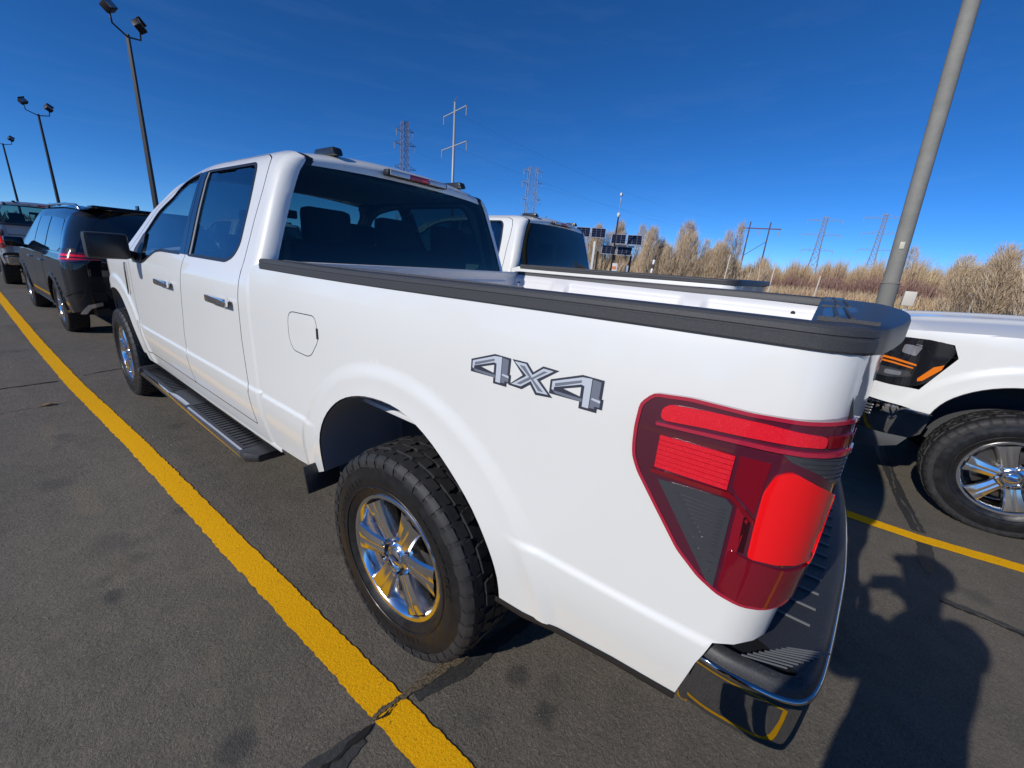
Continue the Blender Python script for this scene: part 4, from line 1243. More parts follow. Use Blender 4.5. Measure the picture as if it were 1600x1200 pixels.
        panel('bumper_trim', [(-.62, .60), (-.80, .62), (-1.0, .70), (-1.15, .745), (-1.15, .71), (-1.0, .665), (-.80, .585), (-.62, .57)], suvf, BLACKPAINT, T, s, step=.06, off=.014)
        panel('skid_accent', [(-.96, .38), (-1.08, .50), (-1.22, .535), (-1.22, .49), (-1.10, .455), (-1.03, .38)], suvf, ALU, T, s, step=.06, off=.014)
        b = MB(); b.box((s * 1.06, 2.12, 1.17), (.22, .13, .16)); mo = b.build('door_mirror', BLACKPAINT, T, bevel=.035)
        b = MB(); b.tube([(s * .93, 2.16, 1.10), (s * 1.0, 2.14, 1.13)], .03, 8); b.build('mirror_arm', CLAD, mo)
        for cy in (0, 2.9):
            wo = link('wheel', RIM.data, T); wo.location = (s * .84, cy, .37); wo.scale = (.85, .93, .93); wo.rotation_euler = (.2 + cy, 0, 0 if s < 0 else PI)
            for src in (TYRE, CAP, DISC): link(src.name.split('.')[0], src.data, wo)
    # rear face between the corners
    def rear(u, v):
        z = .42 + v * (1.11 - .42)
        q = suvf(-1.28, z); x = -1 + 2 * u
        return (x * q[0], q[1] - .05 * (1 - x * x), z)
    surf('liftgate', rear, 14, 12, BLACKPAINT, T)
    def glass(u, v):
        z = 1.10 + v * (1.775 - 1.10)
        x = -1 + 2 * u
        q = suvf(-1.06 + .14 * v, z)
        return (x * (q[0] + .03), q[1] - .05 * (1 - x * x) + .01 * v, q[2] + .04 * v * (1 - x * x))
    surf('rear_window', glass, 14, 8, mat('suv_glass', (.012, .016, .020), .02, 0, 1.0, 1.0), T)
    def roof(u, v):
        y = -.90 + v * 2.75
        q = suvf(max(y, -.66), 1.74); x = -1 + 2 * u
        return (x * (q[0] + .02), y - .05 * (1 - x * x) * (1 - v), q[2] + .055 * (1 - abs(x) ** 2.2))
    surf('roof', roof, 20, 16, BLACKPAINT, T)
    rbox('roof_spoiler', (0, -.84, 1.745), (1.16, .30, .04), BLACKPAINT, T, .02)
    rbox('roof_aerial', (.0, -.45, 1.81), (.02, .14, .06), BLACKPAINT, T, .008)
    def ws(u, v):
        x = -1 + 2 * u; y = 1.80 + .95 * v
        return (x * (.60 + .22 * v), y + .10 * (1 - x * x), 1.72 - .64 * v)
    surf('windscreen', ws, 10, 6, CLEAR, T)
    def hd(u, v):
        x = -1 + 2 * u; y = 2.68 + .85 * v
        return (x * (.90 - .08 * v), y + .10 * (1 - x * x), 1.07 + .05 * (1 - x * x) - .12 * v * v)
    surf('bonnet', hd, 12, 8, BLACKPAINT, T)
    b = MB(); b.box((0, 1.3, .62), (1.6, 3.8, .62)); b.box((0, .7, 1.25), (1.35, 2.4, .65)); b.build('cabin_core', DARK, T)
    b = MB(); b.box((0, -.9, .42), (1.5, .2, .16)); b.build('rear_bumper', CLAD, T, bevel=.03)
    rbox('number_plate', (0, -1.12, .78), (.32, .012, .15), mat('plate_grey', (.45, .47, .50), .4), T, .004)
    for x in (-.5, .1, .5): rbox('wiper_pivot', (x, -1.02, 1.12), (.05, .05, .03), CLAD, T, .008)
    return T
SUV = build_suv()

# ------------------------------------------------------------------ ground
SPOTS_DARK = [(-1.29, 1.55, .06, .6), (-1.215, .69, .07, .7), (-.80, -.47, .05, .75), (-.73, -.57, .06, .4), (-.85, -.62, .05, .8), (-1.70, 2.35, .10, .55), (-1.66, 1.05, .05, .8), (-1.60, 1.45, .12, .4), (-.98, 2.9, .08, .5), (-1.0, -.45, .05, .35), (.35, -1.42, .07, .4), (1.12, -2.06, .07, .5)]
SPOTS_TAN = [(-1.635, 3.3, .05, .16), (-1.61, 2.0, .06, .22), (-1.605, 1.25, .05, .4), (-1.50, .42, .04, .45), (-1.47, .10, .035, .5), (-1.70, 5.5, .10, .12)]
ASPH = mat('asphalt', (.075, .070, .064), .85)
n_, l_, b_ = nodes(ASPH)
cc = coords(ASPH)
base = ramp(ASPH, noise(ASPH, cc, .55, 6, .6, .4), [(.25, (.104, .096, .072)), (.42, (.142, .126, .098)), (.56, (.168, .145, .114)), (.72, (.126, .117, .087))])
g1 = ramp(ASPH, noise(ASPH, cc, 95, 4, .85), [(.30, (.35, .35, .35)), (.46, (.90, .90, .90)), (.58, (1.12, 1.11, 1.08)), (.73, (2.1, 2.05, 1.95))])
c1 = mixc(ASPH, 1.0, base, g1, 'MULTIPLY')
g2 = ramp(ASPH, noise(ASPH, cc, 9, 6, .7), [(.30, (.82, .83, .80)), (.52, (1.0, 1.0, 1.0)), (.72, (1.20, 1.17, 1.12))])
c2 = mixc(ASPH, 1.0, c1, g2, 'MULTIPLY')
# pale worn trails and dark drips with shapes of their own
mp = n_.new('ShaderNodeMapping'); l_.new(cc, mp.inputs['Vector']); mp.inputs['Scale'].default_value = (2.6, .35, 1)
tr = ramp(ASPH, noise(ASPH, mp.outputs[0], 1.1, 6, .65, .5), [(.54, (0, 0, 0)), (.70, (.55, .55, .55))])
c3 = mixc(ASPH, tr, c2, (.185, .162, .128))
dr = ramp(ASPH, noise(ASPH, cc, 2.7, 3, .5), [(.63, (0, 0, 0)), (.72, (.50, .50, .50))])
c4 = mixc(ASPH, dr, c3, (.042, .040, .038))
sp = n_.new('ShaderNodeTexVoronoi'); sp.inputs['Scale'].default_value = 1.15; l_.new(cc, sp.inputs['Vector'])
dots = ramp(ASPH, sp.outputs['Distance'], [(.045, (.75, .75, .75)), (.085, (0, 0, 0))])
c5 = mixc(ASPH, dots, c4, (.060, .057, .052))
chips = n_.new('ShaderNodeTexVoronoi'); chips.inputs['Scale'].default_value = 34; l_.new(cc, chips.inputs['Vector'])
ch = ramp(ASPH, chips.outputs['Distance'], [(.06, (.7, .7, .7)), (.10, (0, 0, 0))])
chm = mixc(ASPH, 1.0, ch, ramp(ASPH, chips.outputs['Color'], [(.72, (0, 0, 0)), (.76, (1, 1, 1))]), 'MULTIPLY')
c6 = mixc(ASPH, chm, c5, (.26, .245, .22))
def spot(prev, x, y, r, sx, sy, col, amt):
    mpn = n_.new('ShaderNodeMapping'); mpn.vector_type = 'POINT'
    mpn.inputs['Location'].default_value = (-x * sx, -y * sy, 0); mpn.inputs['Scale'].default_value = (sx, sy, 1)
    l_.new(cc, mpn.inputs['Vector'])
    wob = n_.new('ShaderNodeVectorMath'); wob.operation = 'ADD'
    nz = n_.new('ShaderNodeTexNoise'); nz.inputs['Scale'].default_value = 9; nz.inputs['Detail'].default_value = 5; l_.new(cc, nz.inputs['Vector'])
    sc_ = n_.new('ShaderNodeVectorMath'); sc_.operation = 'MULTIPLY_ADD'
    sc_.inputs[1].default_value = (r * 2.2,) * 3; sc_.inputs[2].default_value = (-r * 1.1, -r * 1.1, -r * 1.1)
    l_.new(nz.outputs['Color'], sc_.inputs[0]); l_.new(mpn.outputs[0], wob.inputs[0]); l_.new(sc_.outputs[0], wob.inputs[1])
    ln = n_.new('ShaderNodeVectorMath'); ln.operation = 'LENGTH'; l_.new(wob.outputs[0], ln.inputs[0])
    mr = n_.new('ShaderNodeMapRange'); mr.interpolation_type = 'SMOOTHSTEP'
    mr.inputs['From Min'].default_value = r * .35; mr.inputs['From Max'].default_value = r * 1.15; mr.inputs['To Min'].default_value = amt; mr.inputs['To Max'].default_value = 0
    l_.new(ln.outputs['Value'], mr.inputs['Value'])
    return mixc(ASPH, mr.outputs[0], prev, col)
cur = c6
for x, y, r_, amt in SPOTS_DARK: cur = spot(cur, x, y, r_, 1, 1, (.035, .034, .032), amt * .8)
for x, y, r_, sy in SPOTS_TAN: cur = spot(cur, x, y, r_, 1, sy, (.20, .165, .115), .48)
l_.new(cur, b_.inputs['Base Color'])
hgt = n_.new('ShaderNodeMath'); hgt.operation = 'ADD'
l_.new(noise(ASPH, cc, 120, 4, .8), hgt.inputs[0]); l_.new(noise(ASPH, cc, 40, 3, .6), hgt.inputs[1])
bump(ASPH, hgt.outputs[0], .9, .008)
b_.inputs['Roughness'].default_value = .78

DIRT = mat('dry_ground', (.16, .125, .085), .95)
l_ = nodes(DIRT)[1]
l_.new(ramp(DIRT, noise(DIRT, coords(DIRT), .8, 6), [(.3, (.10, .075, .05)), (.6, (.19, .15, .10)), (.8, (.24, .20, .14))]), nodes(DIRT)[2].inputs['Base Color'])
g = mesh('terrain', [(-3000, -3000, -.012), (3000, -3000, -.012), (3000, 3000, -.012), (-3000, 3000, -.012)], [(0, 1, 2, 3)], DIRT)
g['kind'] = 'structure'
p_ = mesh('parking_lot', [(-60, -60, 0), (62, -60, 0), (62, 130, 0), (-60, 130, 0)], [(0, 1, 2, 3)], ASPH)
p_['kind'] = 'structure'

YEL = mat('yellow_road_paint', (.9, .45, .008), .9, 0, 0, .15)
n_, l_, b_ = nodes(YEL)
yc = coords(YEL)
a1 = ramp(YEL, noise(YEL, yc, 150, 3, .7), [(.22, (.75, .33, .004)), (.42, (.97, .47, .004)), (.7, (1.0, .53, .006))])
a2 = mixc(YEL, ramp(YEL, noise(YEL, yc, 7, 5, .7), [(.62, (0, 0, 0)), (.75, (.35, .35, .35))]), a1, (.74, .35, .012))
a3 = mixc(YEL, ramp(YEL, noise(YEL, yc, 60, 5, .8), [(.615, (0, 0, 0)), (.65, (.9, .9, .9))]), a2, (.12, .085, .04))
l_.new(a3, b_.inputs['Base Color'])
bump(YEL, noise(YEL, yc, 120, 4, .75), .8, .006)
def strip(name, L, Rr_, M_, z, jit=.004, step=.02, seed=1, maxstep=None, label=None, cat='road marking'):
    """thin sheet between two polylines, ragged edges"""
    rg = random.Random(seed)
    def res(P):
        out = []
        tot = sum((Vector(P[i + 1]) - Vector(P[i])).length for i in range(len(P) - 1))
        return out
    N = max(8, int((Vector(L[-1]) - Vector(L[0])).length / step))
    def at(P, t):
        d = [0]
        for i in range(len(P) - 1): d.append(d[-1] + (Vector(P[i + 1]) - Vector(P[i])).length)
        x = t * d[-1]
        for i in range(len(P) - 1):
            if x <= d[i + 1] + 1e-9: return Vector(P[i]).lerp(Vector(P[i + 1]), (x - d[i]) / (d[i + 1] - d[i]))
        return Vector(P[-1])
    V = []; ja = jb = 0
    for i in range(N + 1):
        t = i / N
        a, b = at(L, t), at(Rr_, t)
        d = (b - a).normalized()
        ja = ja * .5 + rg.uniform(-jit, jit); jb = jb * .5 + rg.uniform(-jit, jit)
        a = a + d * ja; b = b + d * jb
        for k in range(5):
            q = a.lerp(b, k / 4); V.append((q.x, q.y, z))
    F = [(i * 5 + k, i * 5 + k + 1, (i + 1) * 5 + k + 1, (i + 1) * 5 + k) for i in range(N) for k in range(4)]
    o = mesh(name, V, F, M_)
    o['kind'] = 'structure'
    return o
def mk(name, c, wd, M_, z, **k):
    L = []; Rr_ = []
    for i, p in enumerate(c):
        a, b = Vector(c[max(0, i - 1)]), Vector(c[min(len(c) - 1, i + 1)])
        d = (b - a).normalized(); n = Vector((-d.y, d.x))
        w_ = wd[i] if hasattr(wd, '__len__') else wd
        L.append(tuple(Vector(p) + n * w_ / 2)); Rr_.append(tuple(Vector(p) - n * w_ / 2))
    return strip(name, L, Rr_, M_, z, **k)
LINE_L = [(-1.150, -2.6), (-1.176, -.45), (-1.192, .2), (-1.225, 1.4), (-1.262, 2.7), (-1.342, 4.65), (-1.390, 6.9), (-1.430, 9.8), (-1.50, 16), (-1.6, 26)]
LINE_R = [(2.05, -9.0), (1.66, -2.34), (1.602, -1.9), (1.612, -1.5), (1.60, 4.0), (1.58, 12)]
mk('yellow_bay_line', LINE_L, .112, YEL, .004, jit=.0034, step=.012, seed=3)
mk('yellow_bay_line', LINE_R, .105, YEL, .004, jit=.0022, step=.02, seed=5)
mk('yellow_bay_line', [(4.48, -9), (4.42, 12)], .105, YEL, .004, jit=.002, step=.05, seed=6)
mk('yellow_bay_line', [(-4.05, -9), (-4.10, 12)], .105, YEL, .004, jit=.002, step=.05, seed=7)
TAR = mat('crack_sealant', (.022, .022, .023), .55)
n_, l_, b_ = nodes(TAR); tc = coords(TAR)
l_.new(ramp(TAR, noise(TAR, tc, 90, 4, .7), [(.35, (.030, .030, .030)), (.6, (.055, .053, .048)), (.75, (.11, .10, .085))]), b_.inputs['Base Color'])
bump(TAR, noise(TAR, tc, 130, 4), .6, .004)
SAND = mat('crack_grit', (.16, .12, .075), .9)
n_, l_, b_ = nodes(SAND)
l_.new(ramp(SAND, noise(SAND, coords(SAND), 130, 4, .8), [(.38, (.018, .016, .013)), (.5, (.13, .095, .055)), (.7, (.26, .20, .12))]), b_.inputs['Base Color'])
CRK = mat('open_crack', (.012, .011, .010), .95)
# sealed cracks (patched seam under the rear wheel, seam beside the right line)
mk('tar_seam', [(-3.4, -.05), (-2.4, -.12), (-1.75, -.16), (-1.42, -.20), (-1.29, -.205)], [.09, .10, .11, .10, .05], TAR, .003, jit=.005, step=.02, seed=11)
mk('tar_seam', [(-1.10, -.235), (-1.0, -.250), (-.90, -.285), (-.77, -.315), (-.5, -.36), (.6, -.42)], [.05, .08, .09, .06, .05, .04], TAR, .003, jit=.005, step=.02, seed=12)
mk('gritty_crack', [(-1.14, -.200), (-1.08, -.216), (-1.0, -.222), (-.93, -.245), (-.86, -.268), (-.80, -.285)], [.012, .040, .030, .036, .022, .010], SAND, .006, jit=.008, step=.012, seed=13)
mk('gritty_crack', [(-1.245, -.190), (-1.21, -.186), (-1.175, -.196), (-1.145, -.20)], [.010, .012, .016, .010], SAND, .0085, jit=.006, step=.008, seed=14)
mk('open_crack', [(-3.4, -.06), (-2.4, -.15), (-1.75, -.19), (-1.5, -.215), (-1.40, -.195), (-1.25, -.20)], .010, CRK, .006, jit=.010, step=.02, seed=15)
mk('open_crack', [(-1.23, -.205), (-1.20, -.215), (-1.17, -.203)], .005, CRK, .0105, jit=.004, step=.01, seed=16)
mk('tar_seam', [(3.6, -1.82), (2.70, -1.85), (2.1, -1.87), (1.70, -1.90)], [.07, .075, .08, .07], TAR, .003, jit=.005, step=.02, seed=17)
mk('tar_seam', [(1.555, -1.90), (1.42, -1.895), (1.30, -1.885), (1.18, -1.87)], [.07, .08, .07, .02], TAR, .003, jit=.005, step=.02, seed=18)
mk('open_crack', [(3.6, -1.83), (2.70, -1.86), (2.3, -1.84), (2.0, -1.89), (1.70, -1.90)], .006, mat('pale_crack', (.10, .092, .08), .9), .006, jit=.006, step=.02, seed=19)
mk('open_crack', [(.94, -1.88), (.93, -1.96), (.925, -2.07), (.905, -2.17), (.88, -2.6), (.8, -4)], .016, CRK, .003, jit=.008, step=.02, seed=20)
mk('tar_seam', [(.965, -1.88), (.955, -1.96), (.955, -2.07), (.935, -2.17), (.91, -2.6), (.83, -4)], .035, TAR, .002, jit=.006, step=.02, seed=21)
mk('open_crack', [(-6, 4.5), (-2.6, 4.66), (-1.79, 4.78), (-1.43, 4.81)], .022, CRK, .003, jit=.010, step=.03, seed=22)
mk('open_crack', [(-1.24, 4.92), (-1.137, 4.96), (-.92, 5.03), (-.3, 5.1)], .022, CRK, .003, jit=.010, step=.03, seed=23)
mk('open_crack', [(-2.4, 3.93), (-1.624, 4.02), (-1.44, 4.03)], .012, mat('pale_scuff', (.14, .13, .115), .9), .003, jit=.012, step=.03, seed=24)
mk('drag_mark', [(-1.70, 4.4), (-1.64, 3.5), (-1.615, 2.4), (-1.60, 1.75), (-1.57, 1.2)], [.02, .10, .07, .05, .01], mat('dusty_scuff', (.105, .088, .066), .9), .002, jit=.02, step=.02, seed=25) if False else None
# a dead leaf and loose stones on the tarmac
LEAF = mat('dry_leaf', (.28, .17, .07), .8)
rg = random.Random(8)
for k, (x, y, label) in enumerate([(-1.62, 4.02, 'curled brown leaf lying on the tarmac left of the yellow line')]):
    b = MB(); V = [(0, 0, .002), (.03, .022, .014), (.07, .015, .018), (.10, 0, .010), (.07, -.02, .02), (.03, -.022, .012), (.05, 0, .006)]
    b.add(V, [(0, 1, 6), (1, 2, 6), (2, 3, 6), (3, 4, 6), (4, 5, 6), (5, 0, 6)])
    o = b.build('dead_leaf', LEAF, loc=(x, y, .001)); tag(o, label, 'leaf')
STONE = mat('loose_stone', (.22, .20, .17), .8)
b = MB()
for k in range(260):
    x = rg.uniform(-2.8, 2.4); y = rg.uniform(-2.6, 5)
    r = rg.uniform(.002, .0055)
    if abs(x - (-1.19)) < .08: continue
    a = rg.uniform(0, 6.28)
    V = [(x + r * math.cos(a + t) * rg.uniform(.7, 1.2), y + r * math.sin(a + t) * rg.uniform(.7, 1.2), .0005) for t in (0, 1.57, 3.14, 4.71)] + [(x, y, r * .9)]
    b.add(V, [(0, 1, 4), (1, 2, 4), (2, 3, 4), (3, 0, 4)])
o = b.build('loose_grit', STONE, fix=False); o['kind'] = 'stuff'

# ------------------------------------------------------------------ lamp posts
BRONZE = mat('dark_bronze_steel', (.018, .016, .016), .5, .3)
GALV = mat('galvanised_steel', (.30, .31, .32), .5, .5)
def light_post(loc, h, rz, label, arm=.75):
    T = empty('lamp_post', loc, rz, label=label, cat='lamp post', group='lamp posts along the left of the lot')
    b = MB(); b.tube([(0, 0, 0), (0, 0, h - .5)], [.13, .075], 4); b.build('pole', BRONZE, T)
    b = MB(); b.lathe([(.22, 0), (.22, .5), (.20, .55), (.001, .55)], 20, 'z'); b.build('concrete_base', mat('concrete', (.35, .33, .30), .85), T, smooth=True, angle=40)
    b = MB()
    b.tube([(-arm, 0, h - .10), (-arm * .95, 0, h - .42), (-.1, 0, h - .58), (.1, 0, h - .58), (arm * .95, 0, h - .42), (arm, 0, h - .10)], .035, 8)
    b.tube([(0, 0, h - .65), (0, 0, h - .5)], .06, 8)
    b.build('yoke', BRONZE, T, smooth=True)
    for s in (-1, 1):
        Mx = Matrix.Rotation(R(s * 25), 3, 'Y') @ Matrix.Rotation(R(-35), 3, 'X')
        b = MB()
        c = Vector((s * arm, 0, h + .12))
        b.box(c, (.44, .30, .34), Mx)
        fl = b.build('floodlight', BRONZE, T, bevel=.04)
        b = MB(); b.box(c + Mx @ Vector((0, -.16, 0)), (.38, .02, .28), Mx); b.build('lamp_glass', CLEARLENS, fl)
        b = MB(); b.box(c + Mx @ Vector((0, -.19, .17)), (.44, .14, .015), Mx); b.build('visor', BRONZE, fl)
    return T
light_post((4.40, 25.6, 0), 10.1, R(40), 'tallest dark lamp post, its twin floodlights at the top edge of the picture')
light_post((3.95, 51.0, 0), 10.1, R(25), 'middle dark lamp post with twin floodlights above the black SUV')
light_post((3.36, 75.2, 0), 10.1, R(20), 'farthest dark lamp post at the left edge above the silver pickup')
# large pale pole on the right
T = empty('tall_pole', (6.0, -1.79, 0), label='thick grey pole rising out of the picture beside the tail of the nearest pickup', cat='pole')
T.rotation_euler = (R(-2.4), 0, 0)
GREYP = mat('grey_pole_paint', (.27, .255, .225), .75)
n_, l_, b_ = nodes(GREYP)
l_.new(ramp(GREYP, noise(GREYP, coords(GREYP), 5, 6, .7), [(.3, (.21, .205, .175)), (.6, (.27, .26, .225)), (.8, (.31, .30, .265))]), b_.inputs['Base Color'])
b = MB(); b.tube([(0, 0, 1.62), (0, 0, 11)], [.092, .066], 20); b.build('shaft', GREYP, T, smooth=True, angle=50)
b = MB(); b.tube([(0, 0, 0), (0, 0, 1.60)], [.106, .100], 20); b.build('pole_base', mat('pole_base_grey', (.21, .205, .18), .8), T, smooth=True, angle=50)
b = MB(); b.lathe([(.098, 1.598), (.108, 1.602), (.108, 1.612), (.095, 1.616)], 20, 'z'); b.build('collar', GREYP, T, smooth=True)
rbox('cover_plate', (-.092, .0, 2.10), (.015, .05, .09), mat('plate_cream', (.6, .56, .42), .5), T, .004)
b = MB(); b.tube([(0, 0, 10.9), (-.5, 0, 11.2), (-1.2, 0, 11.3)], .05, 8); b.build('arm', GREYP, T)
T = empty('utility_box', (6.25, -1.99, 0), label='small off-white box on a post right of the thick grey pole', cat='box')
rbox('cabinet', (0, 0, 1.42), (.12, .13, .20), mat('box_cream', (.62, .58, .50), .5), T, .012)
rbox('post', (0, 0, .64), (.06, .06, 1.28), GALV, T, .004)

# ------------------------------------------------------------------ solar sets and mast, beyond the bays
CELL = mat('solar_cells', (.010, .014, .035), .12, 0, .6)
n_, l_, b_ = nodes(CELL)
ALW = mat('pale_frame', (.62, .64, .66), .4, .4)
def solar_panel(T, c, wd, hh, tilt, yawz):
    Mx = Matrix.Rotation(yawz, 3, 'Z') @ Matrix.Rotation(tilt, 3, 'X')
    b = MB(); b.box(c, (wd, hh, .035), Mx); p = b.build('solar_panel', ALW, T)
    n = 3; m_ = 4
    for i in range(n):
        for j in range(m_):
            o = Mx @ Vector(((i + .5) / n * (wd - .07) - (wd - .07) / 2, (j + .5) / m_ * (hh - .07) - (hh - .07) / 2, .020))
            b = MB(); b.box(Vector(c) + o, ((wd - .07) / n - .012, (hh - .07) / m_ - .012, .006), Mx); b.build('cell', CELL, p)
def az(a, d, z=0):
    return (CAM.x + math.sin(R(a)) * d, CAM.y + math.cos(R(a)) * d, z)
def solar_set(loc, rz, label, rows):
    T = empty('solar_array', loc, rz, label=label, cat='solar panels')
    for zc, xo, tl in rows:
        for sx in (-1, 1):
            solar_panel(T, (xo + sx * .52, 0, zc), .98, .98, R(tl), 0)
        b = MB(); b.box((xo, .05, zc - .06), (2.05, .05, .05)); b.build('cross_rail', ALW, T)
    for sx in (-.45, .65):
        b = MB(); b.box((sx, .18, 1.3), (.14, .14, 2.6)); b.build('post', mat('post_dark', (.05, .045, .04), .7), T)
    return T
q = az(66.9, 29.5)
T = solar_set(q, R(-67), 'four solar panels in two rows on dark posts, a white box below them', [(3.45, .20, 42), (2.72, -.35, 36)])
rbox('equipment_box', (-.35, -.12, 1.62), (.42, .22, .55), mat('white_enamel', (.72, .72, .70), .4), T, .01)
rbox('warning_sticker', (-.35, -.235, 1.60), (.26, .006, .20), mat('orange_sticker', (.80, .25, .10), .5), T, .001)
rbox('small_box', (.48, -.12, 1.60), (.22, .15, .40), ALW, T, .01)
b = MB(); b.tube([(-.55, -.1, 3.02), (.75, -.1, 3.02)], .06, 8); b.build('light_bar', mat('white_enamel', (.72, .72, .70), .4), T)
q = az(62.6, 29.5)
T = solar_set(q, R(-63), 'pair of solar panels on a white post, half hidden by the farther pickup', [(3.75, .0, 42)])
rbox('white_post', (.35, -.1, 1.6), (.14, .14, 3.2), mat('white_enamel', (.72, .72, .70), .4), T, .01)
q = az(65.85, 28.0)
T = empty('instrument_mast', q, label='slim dark mast with small white instruments beside the solar panels', cat='mast')
b = MB(); b.tube([(0, 0, 0), (0, 0, 4.7)], [.06, .045], 8); b.build('mast', BRONZE, T)
b = MB(); b.tube([(0, 0, 4.7), (0, 0, 6.0)], [.025, .018], 6); b.build('upper_mast', GALV, T)
b = MB(); b.lathe([(.001, 4.62), (.09, 4.68), (.11, 4.78), (.09, 4.88), (.001, 4.92)], 12, 'z'); b.build('dome', mat('white_enamel', (.72, .72, .70), .4), T, smooth=True)
rbox('sensor_head', (0, 0, 5.95), (.20, .12, .16), mat('white_enamel', (.72, .72, .70), .4), T, .02)
rbox('sensor_arm', (0, 0, 5.6), (.05, .05, .3), GALV, T, .01)
q = az(70.85, 30)
T = empty('slotted_post', q, label='narrow black and white banded post in front of the pale bushes', cat='marker post')
T.rotation_euler = (R(2), R(5), 0)
for k in range(9):
    rbox('band', (0, 0, .15 + .29 * k), (.13, .13, .288), mat('white_enamel', (.72, .72, .70), .4) if k % 2 else mat('post_dark', (.05, .045, .04), .7), T, .004)
PALEP = mat('weathered_post', (.55, .50, .42), .8)
for a, t in ((79.6, .040), (84.5, .0282), (89.0, .010), (94.6, .004), (101.0, .0232)):
    h = 40 * t + 1.5 + .3
    T = empty('fence_post', az(a, 40), label={79.6: 'thin pale fence post, leftmost of the three standing before the weeds', 84.5: 'thin pale fence post below the H shaped wooden pylon', 101.0: 'thin pale fence post standing behind the bonnet of the right hand pickup'}.get(a, 'low pale fence post among weeds, %s of the thick pole' % ('left' if a < 92 else 'near the foot')), cat='fence post', group='pale fence posts before the weeds')
    T.rotation_euler = (R(1.5), R(2), 0)
    b = MB(); b.box((0, 0, h / 2), (.09, .09, h)); b.build('post', PALEP, T, bevel=.01)
    b = MB(); b.box((0, 0, h + .02), (.12, .12, .04)); b.build('post_cap', PALEP, T)

# ------------------------------------------------------------------ pylons
STEEL = mat('hazy_pylon_steel', (.26, .30, .38), .7, .0)  # distance haze mixed into the steel colour
RUST = mat('pylon_weathered', (.22, .20, .23), .7, .0)
def bar(b, p, q, t):
    p, q = Vector(p), Vector(q); d = q - p; L = d.length
    Mx = d.to_track_quat('Z', 'Y').to_matrix()
    b.box((p + q) / 2, (t, t, L), Mx)
def lattice(loc, rz, h, base, waist, top, arms, label, t=.14, M_=None):
    M_ = M_ or STEEL
    T = empty('pylon', loc, rz, label=label, cat='pylon')
    def wv(z):
        return (base + (waist - base) * (z / (h * .55))) / 2 if z < h * .55 else (waist + (top - waist) * ((z - h * .55) / (h * .45))) / 2
    b = MB()
    for sx in (-1, 1):
        for sy in (-1, 1):
            zs = [0, h * .55, h]
            for i in range(2): bar(b, (sx * wv(zs[i]), sy * wv(zs[i]), zs[i]), (sx * wv(zs[i + 1]), sy * wv(zs[i + 1]), zs[i + 1]), t)
    b.build('leg_frame', M_, T, fix=False)
    b = MB(); z = 0
    while z < h - .5:
        st = max(1.6, wv(z) * 1.9); z2 = min(h, z + st)
        for sy in (-1, 1):
            a, c = wv(z), wv(z2)
            bar(b, (-a, sy * a, z), (c, sy * c, z2), t * .6); bar(b, (a, sy * a, z), (-c, sy * c, z2), t * .6)
            bar(b, (sy * a, -a, z), (sy * c, c, z2), t * .6); bar(b, (sy * a, a, z), (sy * c, -c, z2), t * .6)
            bar(b, (-c, sy * c, z2), (c, sy * c, z2), t * .6)
        z = z2
    b.build('bracing', M_, T, fix=False)
    for z, L in arms:
        for sx in (-1, 1):
            b = MB(); a = wv(z)
            bar(b, (sx * a, a, z), (sx * L, 0, z + .2), t * .8); bar(b, (sx * a, -a, z), (sx * L, 0, z + .2), t * .8); bar(b, (sx * a, 0, z + 1.6), (sx * L, 0, z + .3), t * .7)
            for q in (.35, .65): bar(b, (sx * (a + (L - a) * q), a * (1 - q), z + .1), (sx * (a + (L - a) * q), 0, z + 1.5 * (1 - q)), t * .5)
            am = b.build('cross_arm', M_, T, fix=False)
            b = MB(); b.tube([(sx * (L - .1), 0, z + .1), (sx * (L - .1), 0, z - 1.9)], .13, 6); b.build('insulator', mat('insulator', (.35, .36, .38), .4), am)
    return T
lattice(az(38.25, 168), R(-15), 45.5, 7.5, 2.6, 2.0, [(42.5, 3.2), (38.2, 4.0), (30.5, 4.2)], 'lattice pylon rising behind the roof lamp of the nearest pickup', .15, RUST)
lattice(az(54.35, 190), R(-40), 40, 7.0, 4.2, 3.4, [(38.5, 4.0), (34.0, 4.4), (27.5, 4.2), (21, 4.4)], 'lattice pylon standing over the cab of the farther white pickup', .16, STEEL)
lattice(az(88.1, 345), R(-82), 44.5, 7.0, 3.0, 2.0, [(42.0, 9.5), (33.3, 10.5), (23.6, 8.8)], 'left one of the two distant three-armed pylons over the weeds', .24, STEEL)
lattice(az(92.95, 335), R(-88), 45.0, 5.0, 2.4, 1.6, [(42.5, 9.8), (33.8, 8.5), (24.5, 8.5)], 'right one of the two distant three-armed pylons, next to the thick pole', .22, STEEL)
def monopole():
    T = empty('power_pole', az(44.15, 92), R(-104), label='slim grey power pole with two slanting cross arms above the nearest cab', cat='power pole')
    b = MB(); b.tube([(0, 0, 0), (0, 0, 30.2)], [.36, .20], 12); b.build('pole', mat('pole_silver', (.42, .42, .42), .5, .2), T, smooth=True)
    for z, L in ((28.6, 4.3), (22.6, 4.8)):
        b = MB(); bar(b, (-L, 0, z - .15), (L, 0, z + .15), .16); a = b.build('cross_arm', mat('pole_silver', (.42, .42, .42), .5, .2), T)
        for s in (-1, 1):
            b = MB(); b.tube([(s * L, 0, z), (s * L, 0, z - 1.5)], .09, 6); b.build('insulator', mat('insulator', (.35, .36, .38), .4), a)
    b = MB(); bar(b, (-.6, 0, 30.3), (.8, 0, 30.9), .07); b.build('shield_arm', GALV, T)
monopole()
T = empty('h_frame_pylon', az(82.1, 146), R(-76), label='brown H shaped wooden pylon with a long cross bar', cat='pylon')
WOOD = mat('creosoted_wood', (.10, .065, .055), .8)
